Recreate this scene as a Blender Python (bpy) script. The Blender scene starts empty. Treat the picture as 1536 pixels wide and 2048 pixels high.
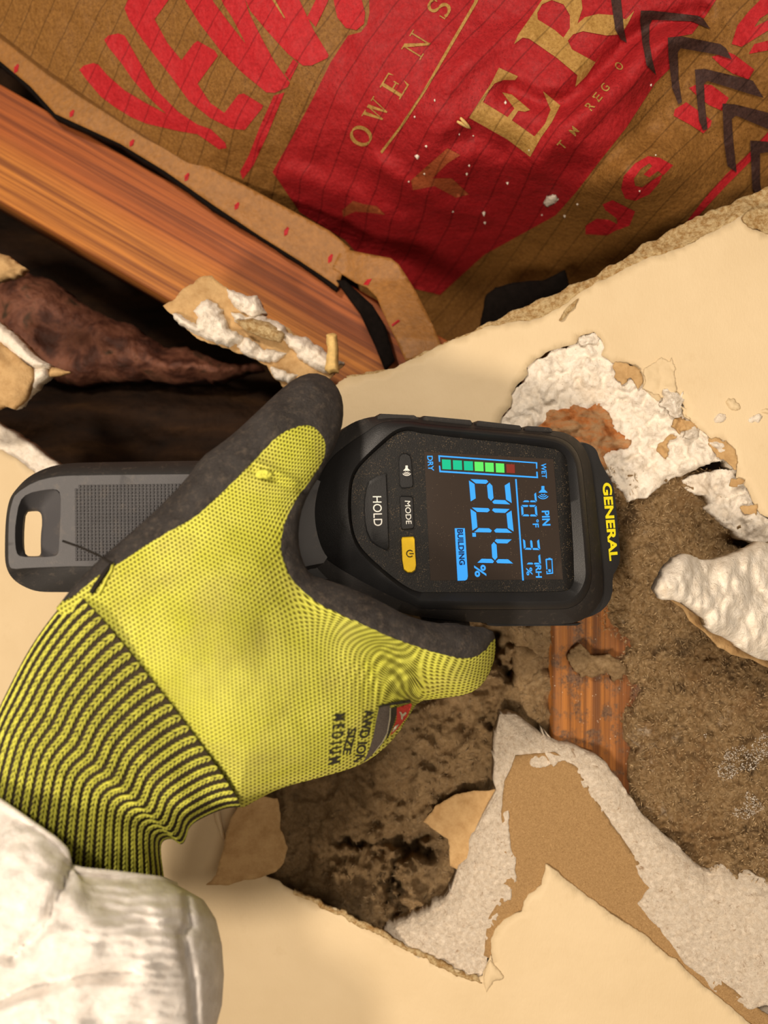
import bpy, math, random
import numpy as np
from mathutils import Vector, Matrix
from mathutils.geometry import delaunay_2d_cdt

# ------------------------------------------------------------------ camera, world, lights
scene = bpy.context.scene
COL = scene.collection
FPX = 1500.0                      # focal length in photograph pixels (1536 x 2048)
cam_data = bpy.data.cameras.new('camera')
cam = bpy.data.objects.new('camera', cam_data)
COL.objects.link(cam)
cam.location = (0, 0, 0)
cam.rotation_euler = (math.pi / 2, 0, 0)          # looks along +Y, Z up
cam_data.sensor_fit = 'VERTICAL'
cam_data.sensor_height = 36.0
cam_data.lens = 36.0 * FPX / 2048.0
cam_data.clip_start = 0.01
cam_data.dof.use_dof = True
cam_data.dof.focus_distance = 0.315
cam_data.dof.aperture_fstop = 8.5
scene.camera = cam

world = bpy.data.worlds.new('room')
scene.world = world
world.use_nodes = True
world.node_tree.nodes['Background'].inputs[0].default_value = (1.0, 0.78, 0.56, 1)
world.node_tree.nodes['Background'].inputs[1].default_value = 0.16

def area_light(name, loc, target, size, watts, color):
    l = bpy.data.lights.new(name, 'AREA')
    l.shape = 'DISK'; l.size = size; l.energy = watts; l.color = color
    o = bpy.data.objects.new(name, l)
    COL.objects.link(o)
    o.location = loc
    d = Vector(target) - Vector(loc)
    o.rotation_euler = d.to_track_quat('-Z', 'Y').to_euler()
    return o
area_light('head_lamp', (-0.28, -0.42, 0.38), (0.04, 0.35, -0.10), 0.10, 5.2, (1.0, 0.86, 0.71))
area_light('floor_lamp', (-0.34, -0.48, -0.38), (0.02, 0.36, 0.0), 0.18, 6.8, (1.0, 0.84, 0.67))
area_light('added_fill', (0.30, -1.00, 0.05), (0.02, 0.36, -0.08), 0.80, 4.6, (1.0, 0.85, 0.69))  # added fill from the lens side, lifts the shaded cellulose

scene.view_settings.view_transform = 'Standard'
scene.view_settings.look = 'None'
scene.view_settings.gamma = 1.0
scene.view_settings.use_curve_mapping = False
scene.view_settings.exposure = 0.0

# ------------------------------------------------------------------ small maths
rng = np.random.default_rng(7)
random.seed(7)

def _hash(ix, iy, seed):
    h = (ix * 374761393 + iy * 668265263 + seed * 2147483647 * 3) & 0xFFFFFFFF
    h = ((h ^ (h >> 13)) * 1274126177) & 0xFFFFFFFF
    h = (h ^ (h >> 16)) & 0xFFFFFFFF
    return h / 4294967295.0

def vnoise(x, y, seed=0):
    x = np.asarray(x, float); y = np.asarray(y, float)
    ix = np.floor(x).astype(np.int64); iy = np.floor(y).astype(np.int64)
    fx = x - ix; fy = y - iy
    fx = fx * fx * fx * (fx * (fx * 6 - 15) + 10); fy = fy * fy * fy * (fy * (fy * 6 - 15) + 10)
    a = _hash(ix, iy, seed); b = _hash(ix + 1, iy, seed); c = _hash(ix, iy + 1, seed); d = _hash(ix + 1, iy + 1, seed)
    return (a + (b - a) * fx + (c - a) * fy + (a - b - c + d) * fx * fy) * 2 - 1

def fbm(x, y, wl, octv=4, seed=0, gain=0.5):
    """fractal noise, about -1..1; wl = longest wavelength in pixels"""
    s = 0.0; amp = 1.0; tot = 0.0; f = 1.0 / wl
    for k in range(octv):
        a = 0.5 + 1.3 * k
        ca, sa = math.cos(a), math.sin(a)
        s = s + amp * vnoise((x * ca - y * sa) * f, (x * sa + y * ca) * f, seed + 17 * k)
        tot += amp; amp *= gain; f *= 2.03
    return s / tot * 1.6

def ridged(x, y, wl, octv=4, seed=0):
    s = 0.0; amp = 1.0; tot = 0.0; f = 1.0 / wl
    for k in range(octv):
        a = 0.9 + 1.1 * k
        ca, sa = math.cos(a), math.sin(a)
        s = s + amp * (1 - np.abs(vnoise((x * ca - y * sa) * f, (x * sa + y * ca) * f, seed + 13 * k)) * 2)
        tot += amp; amp *= 0.5; f *= 2.1
    return s / tot

class RBF:
    """thin-plate spline through scattered pixel points"""
    def __init__(self, pts, vals, smooth=0.0):
        self.p = np.array(pts, float) / 300.0
        v = np.array(vals, float)
        n = len(v)
        K = self._k(self.p, self.p) + np.eye(n) * smooth
        A = np.zeros((n + 3, n + 3))
        A[:n, :n] = K; A[:n, n] = 1; A[:n, n + 1:] = self.p
        A[n, :n] = 1; A[n + 1:, :n] = self.p.T
        self.w = np.linalg.solve(A, np.concatenate([v, np.zeros(3)]))
    def _k(self, a, b):
        d2 = ((a[:, None, :] - b[None, :, :]) ** 2).sum(-1)
        return np.where(d2 > 1e-12, 0.5 * d2 * np.log(d2 + 1e-12), 0.0)
    def __call__(self, x, y):
        q = np.stack([np.asarray(x, float).ravel(), np.asarray(y, float).ravel()], 1) / 300.0
        n = len(self.p)
        return (self._k(q, self.p) @ self.w[:n] + self.w[n] + q @ self.w[n + 1:]).reshape(np.shape(x))

def W(px, py, D):
    """world points on the pixel rays at depth D (metres in front of the lens)"""
    px = np.asarray(px, float); py = np.asarray(py, float); D = np.asarray(D, float) + 0 * px
    return np.stack([(px - 768) / FPX * D, D, (1024 - py) / FPX * D], -1)

def to_px(p):
    p = np.asarray(p, float)
    return 768 + FPX * p[..., 0] / p[..., 1], 1024 - FPX * p[..., 2] / p[..., 1]

def crop(x0, y0, s, pts):
    return [(x0 + a / s, y0 + b / s) for a, b in pts]

def chaikin(poly, n=1, closed=True):
    p = [tuple(q) for q in poly]
    for _ in range(n):
        out = []
        m = len(p)
        rngi = range(m) if closed else range(m - 1)
        if not closed: out.append(p[0])
        for i in rngi:
            a = p[i]; b = p[(i + 1) % m]
            out.append((a[0] * .75 + b[0] * .25, a[1] * .75 + b[1] * .25))
            out.append((a[0] * .25 + b[0] * .75, a[1] * .25 + b[1] * .75))
        if not closed: out.append(p[-1])
        p = out
    return p

def densify(poly, step, closed=True):
    p = np.array(poly, float)
    out = []
    m = len(p)
    for i in range(m if closed else m - 1):
        a = p[i]; b = p[(i + 1) % m]
        n = max(1, int(round(np.hypot(*(b - a)) / step)))
        for k in range(n):
            out.append(a + (b - a) * k / n)
    if not closed: out.append(p[-1])
    return np.array(out)

def ragged(poly, amp, wl, seed, step, octv=4):
    """densified outline with torn-edge noise"""
    p = densify(poly, step)
    if amp <= 0: return p
    nx = fbm(p[:, 0], p[:, 1], wl, octv, seed, 0.6); ny = fbm(p[:, 0], p[:, 1], wl, octv, seed + 91, 0.6)
    return p + np.stack([nx, ny], 1) * amp

def inside(px, py, poly):
    poly = np.asarray(poly, float)
    px = np.asarray(px, float); py = np.asarray(py, float)
    r = np.zeros(px.shape, bool)
    x0, y0 = poly[-1]
    for x1, y1 in poly:
        if y0 != y1:
            c = ((y1 > py) != (y0 > py)) & (px < (x0 - x1) * (py - y1) / (y0 - y1) + x1)
            r ^= c
        x0, y0 = x1, y1
    return r

def dist_to(px, py, poly, closed=True):
    """distance (pixels) to a polyline"""
    poly = np.asarray(poly, float)
    a = poly if closed else poly[:-1]
    b = np.roll(poly, -1, 0) if closed else poly[1:]
    ab = b - a; L2 = (ab ** 2).sum(1) + 1e-12
    px = np.asarray(px, float).ravel(); py = np.asarray(py, float).ravel()
    out = np.empty(len(px))
    for s in range(0, len(px), 4000):
        q = np.stack([px[s:s + 4000], py[s:s + 4000]], 1)
        d = q[:, None, :] - a[None]
        t = np.clip((d * ab[None]).sum(-1) / L2, 0, 1)
        e = d - t[..., None] * ab[None]
        out[s:s + 4000] = np.sqrt((e ** 2).sum(-1).min(1))
    return out

# ------------------------------------------------------------------ mesh helpers
def mesh_obj(name, verts, faces, mat=None, parent=None, smooth=True, uv=None):
    me = bpy.data.meshes.new(name)
    me.from_pydata([tuple(map(float, v)) for v in verts], [], [tuple(map(int, f)) for f in faces])
    if uv is not None:
        lay = me.uv_layers.new(name='knit')
        idx = np.empty(len(me.loops), np.int64); me.loops.foreach_get('vertex_index', idx)
        lay.data.foreach_set('uv', np.asarray(uv, float)[idx].ravel())
    me.polygons.foreach_set('use_smooth', [bool(smooth)] * len(me.polygons))
    me.update()
    o = bpy.data.objects.new(name, me)
    COL.objects.link(o)
    if mat is not None:
        me.materials.append(mat)
    if parent is not None:
        set_parent(o, parent)
    return o

def set_parent(o, parent):
    o.parent = parent             # meshes are built in world space; only empties have a location of their own
    o.matrix_parent_inverse = Matrix.Translation(WORLDLOC.get(parent.name, Vector((0, 0, 0)))).inverted()

WORLDLOC = {}
def empty(name, loc):
    o = bpy.data.objects.new(name, None)
    o.empty_display_size = 0.01
    COL.objects.link(o)
    o.location = loc
    WORLDLOC[o.name] = Vector(loc)
    return o

def tag(o, label=None, category=None, group=None, kind=None):
    if label: o['label'] = label
    if category: o['category'] = category
    if group: o['group'] = group
    if kind: o['kind'] = kind
    return o

def cdt_fill(loops, pts, lines=()):
    """triangulate inside loop 0, outside other loops; pts = extra interior points; lines = open constraint polylines"""
    V = []; E = []
    for lp in loops:
        b = len(V); n = len(lp)
        V += [tuple(q) for q in lp]
        E += [(b + i, b + (i + 1) % n) for i in range(n)]
    for ln in lines:
        b = len(V); n = len(ln)
        V += [tuple(q) for q in ln]
        E += [(b + i, b + i + 1) for i in range(n - 1)]
    V += [tuple(q) for q in pts]
    r = delaunay_2d_cdt([Vector(v) for v in V], E, [], 0, 1e-4)
    v = np.array([tuple(q) for q in r[0]]); f = np.array([tuple(q)[:3] for q in r[2]], int)
    c = v[f].mean(1)
    keep = inside(c[:, 0], c[:, 1], loops[0])
    for lp in loops[1:]:
        keep &= ~inside(c[:, 0], c[:, 1], lp)
    return v, f[keep]

def boundary_edges(faces):
    cnt = {}
    for f in faces:
        n = len(f)
        for i in range(n):
            a, b = int(f[i]), int(f[(i + 1) % n])
            k = (min(a, b), max(a, b))
            if k in cnt: cnt[k] = None
            else: cnt[k] = (a, b)
    return [e for e in cnt.values() if e is not None]

def interior(poly, step, holes=(), margin=0.6, jit=0.25, seed=0):
    p = np.asarray(poly)
    r = np.random.default_rng(seed + 5)
    xs = np.arange(p[:, 0].min(), p[:, 0].max(), step); ys = np.arange(p[:, 1].min(), p[:, 1].max(), step * .866)
    gx, gy = np.meshgrid(xs, ys); gx = gx + (np.arange(len(ys))[:, None] % 2) * step / 2
    gx = gx.ravel() + r.uniform(-jit, jit, gx.size) * step; gy = gy.ravel() + r.uniform(-jit, jit, gy.size) * step
    k = inside(gx, gy, poly)
    gx, gy = gx[k], gy[k]
    k = dist_to(gx, gy, poly) > margin * step
    for h in holes:
        k &= ~inside(gx, gy, h)
        k[k] &= dist_to(gx[k], gy[k], h) > margin * step
    return np.stack([gx[k], gy[k]], 1)

def sheet(name, poly, Dfun, step=8, thick=0.0, mat=None, parent=None, rag=None, close=True, smooth=True, seed=0, lines=(), holes=(), bstep=None):
    """a sheet of material: outline traced in the photo, laid at its own depth Dfun(px,py,dist to edge); thick = how far its edge goes back"""
    poly = np.array(poly, float)
    bstep = bstep or step * 0.8
    if rag: b = ragged(poly, rag[0], rag[1], seed + 3, bstep)
    else: b = densify(poly, bstep)
    hs = [densify(h, bstep) for h in holes]
    v, f = cdt_fill([b] + hs, interior(b, step, hs, seed=seed), lines)
    d = dist_to(v[:, 0], v[:, 1], b)
    D = Dfun(v[:, 0], v[:, 1], d)
    P = W(v[:, 0], v[:, 1], D)
    faces = [tuple(t) for t in f]
    verts = P
    if thick > 0:
        be = boundary_edges(f)
        n = len(P)
        back = P + np.array([0, thick, 0])
        verts = np.concatenate([P, back])
        faces += [(b_, a_, a_ + n, b_ + n) for a_, b_ in be]
        if close: faces += [(t[2] + n, t[1] + n, t[0] + n) for t in f]
        used = np.zeros(len(verts), bool)
        for q in faces:
            for k in q: used[k] = True
        remap = np.cumsum(used) - 1
        verts = verts[used]; faces = [tuple(remap[k] for k in q) for q in faces]
    return mesh_obj(name, verts, faces, mat, parent, smooth)

def tube(name, pts, rad, mat=None, parent=None, nseg=10, cap=True):
    pts = [Vector(p) for p in pts]
    n = len(pts)
    rad = rad if hasattr(rad, '__len__') else [rad] * n
    verts = []; faces = []
    up = None
    for i, p in enumerate(pts):
        t = (pts[min(i + 1, n - 1)] - pts[max(i - 1, 0)]).normalized()
        if up is None:
            up = Vector((0, 0, 1)) if abs(t.z) < .9 else Vector((1, 0, 0))
        a = (up - t * up.dot(t)).normalized(); b = t.cross(a); up = a
        for k in range(nseg):
            th = 2 * math.pi * k / nseg
            verts.append(p + (a * math.cos(th) + b * math.sin(th)) * rad[i])
    for i in range(n - 1):
        for k in range(nseg):
            faces.append((i * nseg + k, i * nseg + (k + 1) % nseg, (i + 1) * nseg + (k + 1) % nseg, (i + 1) * nseg + k))
    if cap:
        faces.append(tuple(range(nseg - 1, -1, -1))); faces.append(tuple(range((n - 1) * nseg, n * nseg)))
    return mesh_obj(name, verts, faces, mat, parent)

_txt = {}
def text_mesh(s, bold=0.0):
    key = (s, bold)
    if key in _txt: return _txt[key]
    c = bpy.data.curves.new('tmp_text', 'FONT')
    c.body = s; c.size = 1.0; c.offset = bold; c.resolution_u = 4
    o = bpy.data.objects.new('tmp_text', c)
    COL.objects.link(o)
    bpy.context.view_layer.update()
    dg = bpy.context.evaluated_depsgraph_get()
    me = bpy.data.meshes.new_from_object(o.evaluated_get(dg))
    v = np.array([tuple(q.co)[:2] for q in me.vertices]); f = [tuple(p.vertices) for p in me.polygons]
    bpy.data.objects.remove(o); bpy.data.curves.remove(c); bpy.data.meshes.remove(me)
    v = (v - v.min(0)) / (v.max(0) - v.min(0))
    _txt[key] = (v, f)
    return _txt[key]

def quad_map(v, bl, br, tl, tr):
    s = v[:, :1]; t = v[:, 1:2]
    bl, br, tl, tr = map(np.array, (bl, br, tl, tr))
    return bl * (1 - s) * (1 - t) + br * s * (1 - t) + tl * (1 - s) * t + tr * s * t

# ------------------------------------------------------------------ materials
def srgb(r, g, b):
    f = lambda c: (c / 12.92 if c <= 0.04045 else ((c + 0.055) / 1.055) ** 2.4)
    return (f(r / 255), f(g / 255), f(b / 255), 1.0)

class Mat:
    def __init__(self, name, rough=0.6, spec=0.5, metal=0.0):
        self.m = bpy.data.materials.new(name); self.m.use_nodes = True
        self.nt = self.m.node_tree; self.N = self.nt.nodes; self.L = self.nt.links
        self.b = self.N['Principled BSDF']
        self.b.inputs['Roughness'].default_value = rough
        self.b.inputs['Specular IOR Level'].default_value = spec
        self.b.inputs['Metallic'].default_value = metal
        self.tc = self.N.new('ShaderNodeTexCoord')
        self.h = None
    def coord(self, scale=(1, 1, 1), rot=(0, 0, 0), src='Object'):
        mp = self.N.new('ShaderNodeMapping'); mp.inputs['Scale'].default_value = scale; mp.inputs['Rotation'].default_value = rot
        self.L.new(self.tc.outputs[src], mp.inputs['Vector'])
        return mp.outputs[0]
    def noise(self, scale, detail=4, rough=0.6, dist=0.0, vec=None, out='Fac'):
        n = self.N.new('ShaderNodeTexNoise')
        n.inputs['Scale'].default_value = scale; n.inputs['Detail'].default_value = detail
        n.inputs['Roughness'].default_value = rough; n.inputs['Distortion'].default_value = dist
        self.L.new(vec if vec is not None else self.tc.outputs['Object'], n.inputs['Vector'])
        return n.outputs[out]
    def voronoi(self, scale, vec=None, out='Distance', rnd=1.0):
        n = self.N.new('ShaderNodeTexVoronoi'); n.inputs['Scale'].default_value = scale; n.inputs['Randomness'].default_value = rnd
        self.L.new(vec if vec is not None else self.tc.outputs['Object'], n.inputs['Vector'])
        return n.outputs[out]
    def wave(self, scale, vec, dist=0.0, detail=2, dscale=1.0, dirn='X', prof='SIN'):
        n = self.N.new('ShaderNodeTexWave'); n.bands_direction = dirn; n.wave_profile = prof
        n.inputs['Scale'].default_value = scale; n.inputs['Distortion'].default_value = dist
        n.inputs['Detail'].default_value = detail; n.inputs['Detail Scale'].default_value = dscale
        self.L.new(vec, n.inputs['Vector'])
        return n.outputs['Fac']
    def ramp(self, fac, stops):
        r = self.N.new('ShaderNodeValToRGB')
        e = r.color_ramp.elements
        while len(e) < len(stops): e.new(0.5)
        for k, (p, c) in enumerate(stops):
            e[k].position = p; e[k].color = c if hasattr(c, '__len__') else (c, c, c, 1)
        self.L.new(fac, r.inputs['Fac'])
        return r.outputs['Color']
    def mix(self, fac, a, b, mode='MIX'):
        m = self.N.new('ShaderNodeMix'); m.data_type = 'RGBA'; m.blend_type = mode
        for sock, v in ((m.inputs[0], fac), (m.inputs[6], a), (m.inputs[7], b)):
            if hasattr(v, 'is_linked') or isinstance(v, bpy.types.NodeSocket): self.L.new(v, sock)
            else: sock.default_value = v
        return m.outputs[2]
    def math(self, op, a, b=0.0, c=None):
        m = self.N.new('ShaderNodeMath'); m.operation = op
        for k, v in enumerate((a, b) if c is None else (a, b, c)):
            if isinstance(v, bpy.types.NodeSocket): self.L.new(v, m.inputs[k])
            else: m.inputs[k].default_value = v
        return m.outputs[0]
    def color(self, c):
        if isinstance(c, bpy.types.NodeSocket): self.L.new(c, self.b.inputs['Base Color'])
        else: self.b.inputs['Base Color'].default_value = c
        return self
    def roughness(self, s):
        self.L.new(s, self.b.inputs['Roughness']); return self
    def bump(self, height, dist=0.001, strength=1.0):
        n = self.N.new('ShaderNodeBump'); n.inputs['Distance'].default_value = dist; n.inputs['Strength'].default_value = strength
        self.L.new(height, n.inputs['Height'])
        if self.h is not None: self.L.new(self.h, n.inputs['Normal'])
        self.h = n.outputs['Normal']
        self.L.new(self.h, self.b.inputs['Normal'])
        return self

def simple(name, c, rough=0.5, spec=0.5, nscale=900, var=0.12, bdist=0.0002, bscale=2500):
    m = Mat(name, rough, spec)
    d = tuple(x * (1 - var) for x in c[:3]) + (1,); l = tuple(min(1, x * (1 + var)) for x in c[:3]) + (1,)
    m.color(m.ramp(m.noise(nscale, 3), [(0.3, d), (0.7, l)]))
    if bdist > 0: m.bump(m.noise(bscale, 3), bdist)
    return m.m

def emissive(name, c, strength):
    m = Mat(name, 0.4, 0.3)
    m.color(tuple(x * .2 for x in c[:3]) + (1,))
    m.b.inputs['Emission Color'].default_value = c
    m.b.inputs['Emission Strength'].default_value = strength
    return m.m

def make_materials():
    M = {}
    # cream wall paint: roller stipple, faint stains
    m = Mat('cream_wall_paint', 0.55, 0.3)
    big = m.noise(14, 4, .6)
    m.color(m.mix(m.ramp(m.noise(60, 5, .7), [(0.62, 0.0), (0.8, 0.35)]), m.ramp(big, [(0.3, srgb(206, 184, 146)), (0.7, srgb(216, 195, 158))]), srgb(190, 164, 122)))
    m.bump(m.noise(1500, 3, vec=m.coord((1, 1, .35))), .00012).bump(m.noise(90, 3), .0004)
    M['paint'] = m.m
    # gypsum core
    m = Mat('gypsum', 0.9, 0.15)
    n1 = m.noise(260, 8, .7)
    c = m.mix(m.ramp(m.noise(45, 5, .65), [(0.56, 0.0), (0.75, 0.45)]), m.ramp(n1, [(0.25, srgb(208, 194, 174)), (0.5, srgb(238, 228, 212)), (0.75, srgb(248, 240, 228))]), srgb(212, 188, 156))
    c = m.mix(m.ramp(m.voronoi(260), [(0.05, 0.6), (0.11, 0.0)]), c, srgb(150, 128, 104))
    m.color(c)
    m.bump(m.noise(420, 6, .6), .0009).bump(m.noise(2200, 4), .0003)
    M['gypsum'] = m.m
    # compressed gypsum face on lower board, flakier with fine cracks
    m = Mat('scraped_gypsum', 0.9, 0.15)
    n1 = m.noise(500, 8, .75, .6)
    spots = m.ramp(m.noise(260, 7, .8, 1.0), [(0.57, 0.0), (0.66, 0.75)])
    m.color(m.mix(spots, m.ramp(n1, [(0.3, srgb(208, 188, 162)), (0.6, srgb(240, 226, 206))]), srgb(160, 124, 88)))
    m.bump(m.noise(420, 9, .75, .8), .0013).bump(m.noise(1800, 4), .0003)
    M['scraped'] = m.m
    # brown inner paper
    m = Mat('brown_board_paper', 0.8, 0.25)
    fib = m.noise(1500, 6, .7, 1.5)
    m.color(m.mix(m.ramp(fib, [(0.35, 0.0), (0.62, 1.0)]), srgb(136, 104, 64), srgb(178, 144, 98)))
    m.bump(fib, .0003).bump(m.noise(120, 4), .0008)
    M['paper'] = m.m
    # pale tan torn paper
    m = Mat('tan_paper', 0.8, 0.25)
    m.color(m.ramp(m.noise(120, 6, .7), [(0.3, srgb(164, 128, 82)), (0.6, srgb(194, 160, 112)), (0.8, srgb(178, 144, 96))]))
    m.bump(m.noise(700, 6), .0004)
    M['tan'] = m.m
    # broken board edge
    m = Mat('broken_board_edge', 0.9, 0.15)
    m.color(m.mix(m.ramp(m.noise(420, 6, .75), [(0.40, 0.0), (0.58, 1.0)]), srgb(186, 144, 88), srgb(232, 206, 156)))
    m.bump(m.noise(650, 8, .75), .0018)
    M['edge'] = m.m
    # stud wood: grain runs along local x of the stud (object has its own axes)
    def wood(nm, pale, mid, dark, dirty):
        m = Mat(nm, 0.6, 0.35)
        sx = m.N.new('ShaderNodeSeparateXYZ'); m.L.new(m.tc.outputs['Object'], sx.inputs[0])
        warp = m.noise(1.0, 3, .5, 0, m.coord((9, 9, 9)))
        yw = m.math('ADD', m.math('MULTIPLY', sx.outputs[1], 1.0), m.math('MULTIPLY', warp, .010))
        broad = m.ramp(m.math('DIVIDE', yw, .066), [(0.15, pale), (0.42, pale), (0.62, mid), (1.0, mid)])
        lines = m.noise(1.0, 4, .55, .25, m.coord((2.2, 260, 90)))
        fine = m.noise(1.0, 4, .6, 0, m.coord((14, 1500, 600)))
        c = m.mix(m.ramp(lines, [(0.40, 0.75), (0.56, 0.0)]), broad, dark)
        c = m.mix(m.ramp(fine, [(0.35, 0.45), (0.6, 0.0)]), c, dark)
        if dirty:
            c = m.mix(m.ramp(m.noise(62, 8, .75), [(0.50, 0.0), (0.58, 0.9)]), c, m.ramp(m.noise(900, 4), [(0.3, srgb(58, 40, 34)), (0.7, srgb(120, 92, 66))]))
            c = m.mix(m.ramp(m.voronoi(330), [(0.05, 0.9), (0.10, 0.0)]), c, srgb(206, 186, 160))
        m.color(c)
        m.bump(lines, .0005).bump(fine, .0003)
        return m.m
    M['wood'] = wood('stud_wood', srgb(198, 126, 54), srgb(170, 92, 42), srgb(100, 48, 24), False)
    M['wood2'] = wood('stained_stud_wood', srgb(178, 114, 50), srgb(132, 80, 38), srgb(78, 42, 20), True)
    # rotten stained wood visible through torn gypsum
    m = Mat('damp_wood', 0.8, 0.2)
    m.color(m.ramp(m.noise(75, 7, .65, .5, m.coord((1, 1, 2.2))), [(0.25, srgb(120, 70, 40)), (0.42, srgb(196, 122, 66)), (0.55, srgb(186, 146, 104)), (0.75, srgb(206, 170, 130))]))
    m.bump(m.noise(500, 8, .7), .001)
    M['damp'] = m.m
    # grey-brown cellulose
    for nm, cols in (('cellulose', [(0.25, srgb(122, 96, 66)), (0.5, srgb(174, 144, 104)), (0.78, srgb(206, 178, 138))]),
                     ('cellulose_brown', [(0.28, srgb(80, 60, 38)), (0.42, srgb(152, 122, 82)), (0.58, srgb(190, 160, 118)), (0.75, srgb(226, 202, 164))])):
        m = Mat(nm, 0.95, 0.1)
        n1 = m.noise(420, 10, .75)
        c = m.ramp(n1, cols)
        patch = m.ramp(m.noise(28, 6, .6), [(0.5, 0.0), (0.68, 0.6)])
        c = m.mix(patch, c, srgb(150, 112, 72) if nm == 'cellulose_brown' else srgb(140, 118, 88))
        if nm == 'cellulose_brown':
            c = m.mix(m.ramp(m.noise(33, 9, .8, .0, m.coord((1, 1, 1.0))), [(0.585, 0.0), (0.66, .8)]), c, srgb(232, 214, 190))
            c = m.mix(m.ramp(m.noise(55, 6, .7), [(0.36, .75), (0.46, 0.0)]), c, srgb(74, 56, 40))
        m.color(c)
        m.bump(m.noise(520, 10, .78), .0022)
        M[nm] = m.m
    # kraft facing
    def kraftmat(nm, dark, light, speck=.7):
        m = Mat(nm, 0.6, 0.22)
        n1 = m.noise(650, 6, .75)
        c = m.ramp(n1, [(0.3, dark), (0.68, light)])
        lines = m.ramp(m.wave(1.0, m.coord((1, 1, 1), (0, 0, 0)), 0, 0, 1, 'X'), [(0.0, 0), (1, 0)])
        mp = m.coord((26, 0, 26), (0, math.radians(-44), 0))
        ln = m.ramp(m.wave(1.0, mp, 1.2, 2, 1.0, 'X'), [(0.985, 0.0), (0.997, 0.5)])
        c = m.mix(ln, c, tuple(x * .35 for x in dark[:3]) + (1,))
        sp = m.ramp(m.voronoi(900), [(0.17, speck), (0.27, 0.0)])
        sel = m.ramp(m.noise(40, 3), [(0.45, 0.0), (0.62, 1.0)])
        c = m.mix(m.math('MULTIPLY', sp, sel), c, tuple(x * .25 for x in dark[:3]) + (1,))
        m.color(c)
        m.bump(m.noise(300, 5), .0005).bump(m.noise(60, 4, .55), .0022)
        m.roughness(m.ramp(m.noise(200, 4), [(0.3, 0.52), (0.7, 0.75)]))
        return m.m
    M['kraft'] = kraftmat('kraft_facing_paper', srgb(98, 63, 24), srgb(146, 103, 50))
    M['kraft_print'] = kraftmat('kraft_reserve_lettering', srgb(136, 98, 42), srgb(180, 142, 78))
    M['red'] = kraftmat('red_print', srgb(130, 18, 24), srgb(170, 34, 38))
    M['red_dim'] = kraftmat('red_print_letters', srgb(148, 20, 28), srgb(186, 38, 44), .3)
    M['ink'] = kraftmat('black_print', srgb(42, 26, 24), srgb(72, 48, 42), .3)
    M['kraft_faint'] = kraftmat('faded_shaded_lettering', srgb(128, 60, 32), srgb(164, 84, 46))  # in-between tone: shade over these faint letters is put into the colour
    M['flange'] = simple('flange_paper', srgb(146, 100, 48), .55, .4, 300, .18, .0004, 500)
    M['gap_black'] = simple('matte_black_gap', srgb(18, 13, 10), .9, .1, 300, .3, .0006, 500)  # flat black; stands in for shade in the loop gap and batt-foot hole
    M['cavity'] = None
    m = Mat('shade_dark_sheathing', 0.85, 0.2)  # brown sheathing, darkened further so its colour carries the cavity shade
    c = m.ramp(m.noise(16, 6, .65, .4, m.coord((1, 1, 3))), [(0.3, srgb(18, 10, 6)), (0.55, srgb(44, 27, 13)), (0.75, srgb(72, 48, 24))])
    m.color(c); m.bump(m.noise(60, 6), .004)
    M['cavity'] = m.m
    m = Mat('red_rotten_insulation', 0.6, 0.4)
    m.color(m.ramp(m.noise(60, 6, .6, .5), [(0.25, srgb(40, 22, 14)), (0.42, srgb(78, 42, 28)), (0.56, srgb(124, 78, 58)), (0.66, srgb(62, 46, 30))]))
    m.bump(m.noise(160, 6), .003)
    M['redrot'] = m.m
    # meter
    m = Mat('black_abs_plastic', 0.42, 0.5)
    m.color(m.ramp(m.noise(60, 4), [(0.3, srgb(28, 28, 29)), (0.7, srgb(36, 36, 37))]))
    m.bump(m.noise(3600, 2), .00008)
    M['abs'] = m.m
    m = Mat('dusty_rubber', 0.62, 0.4)
    dust = m.ramp(m.noise(260, 8, .8), [(0.55, 0.0), (0.8, 0.6)])
    m.color(m.mix(dust, srgb(40, 38, 37), srgb(118, 104, 90)))
    m.bump(m.noise(2600, 4), .0001)
    M['rubber'] = m.m
    m = Mat('grip_plastic', 0.45, 0.5)
    dust = m.ramp(m.noise(200, 8, .8), [(0.55, 0.0), (0.82, 0.55)])
    m.color(m.mix(dust, srgb(76, 75, 77), srgb(128, 116, 102)))
    m.bump(m.noise(3200, 2), .00008)
    M['grip'] = m.m
    m = Mat('dusty_black_panel', 0.5, 0.5)
    vor = m.voronoi(1500, out='Distance')
    sp = m.ramp(vor, [(0.20, 1.0), (0.36, 0.0)])
    sel = m.ramp(m.noise(240, 5, .8), [(0.46, 0.0), (0.62, 1.0)])
    m.color(m.mix(m.math('MULTIPLY', sp, sel), srgb(13, 12, 11), srgb(104, 88, 66)))
    m.bump(m.noise(2500, 3), .00012)
    M['panel'] = m.m
    m = Mat('display_glass', 0.12, 0.5)
    sp = m.ramp(m.voronoi(1100), [(0.07, 1.0), (0.13, 0.0)])
    sel = m.ramp(m.noise(120, 5, .8), [(0.5, 0.0), (0.6, 1.0)])
    m.color(m.mix(m.math('MULTIPLY', sp, sel), srgb(56, 48, 43), srgb(150, 130, 104)))
    M['lcd'] = m.m
    M['button'] = simple('button_rubber', srgb(30, 30, 31), .5, .5, 300, .15, .0001)
    M['yellow_button'] = simple('yellow_button', srgb(240, 200, 30), .45, .4, 300, .06, .00005)
    M['white_ink'] = simple('white_ink', srgb(232, 232, 226), .5, .3, 600, .05, 0)
    M['black_ink'] = simple('black_ink', srgb(20, 18, 16), .6, .3, 600, .1, 0)
    M['yellow_ink'] = simple('yellow_ink', srgb(226, 214, 30), .5, .3, 600, .1, 0)
    M['blue'] = emissive('blue_lcd_segment', srgb(60, 165, 250), 0.95)
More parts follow.
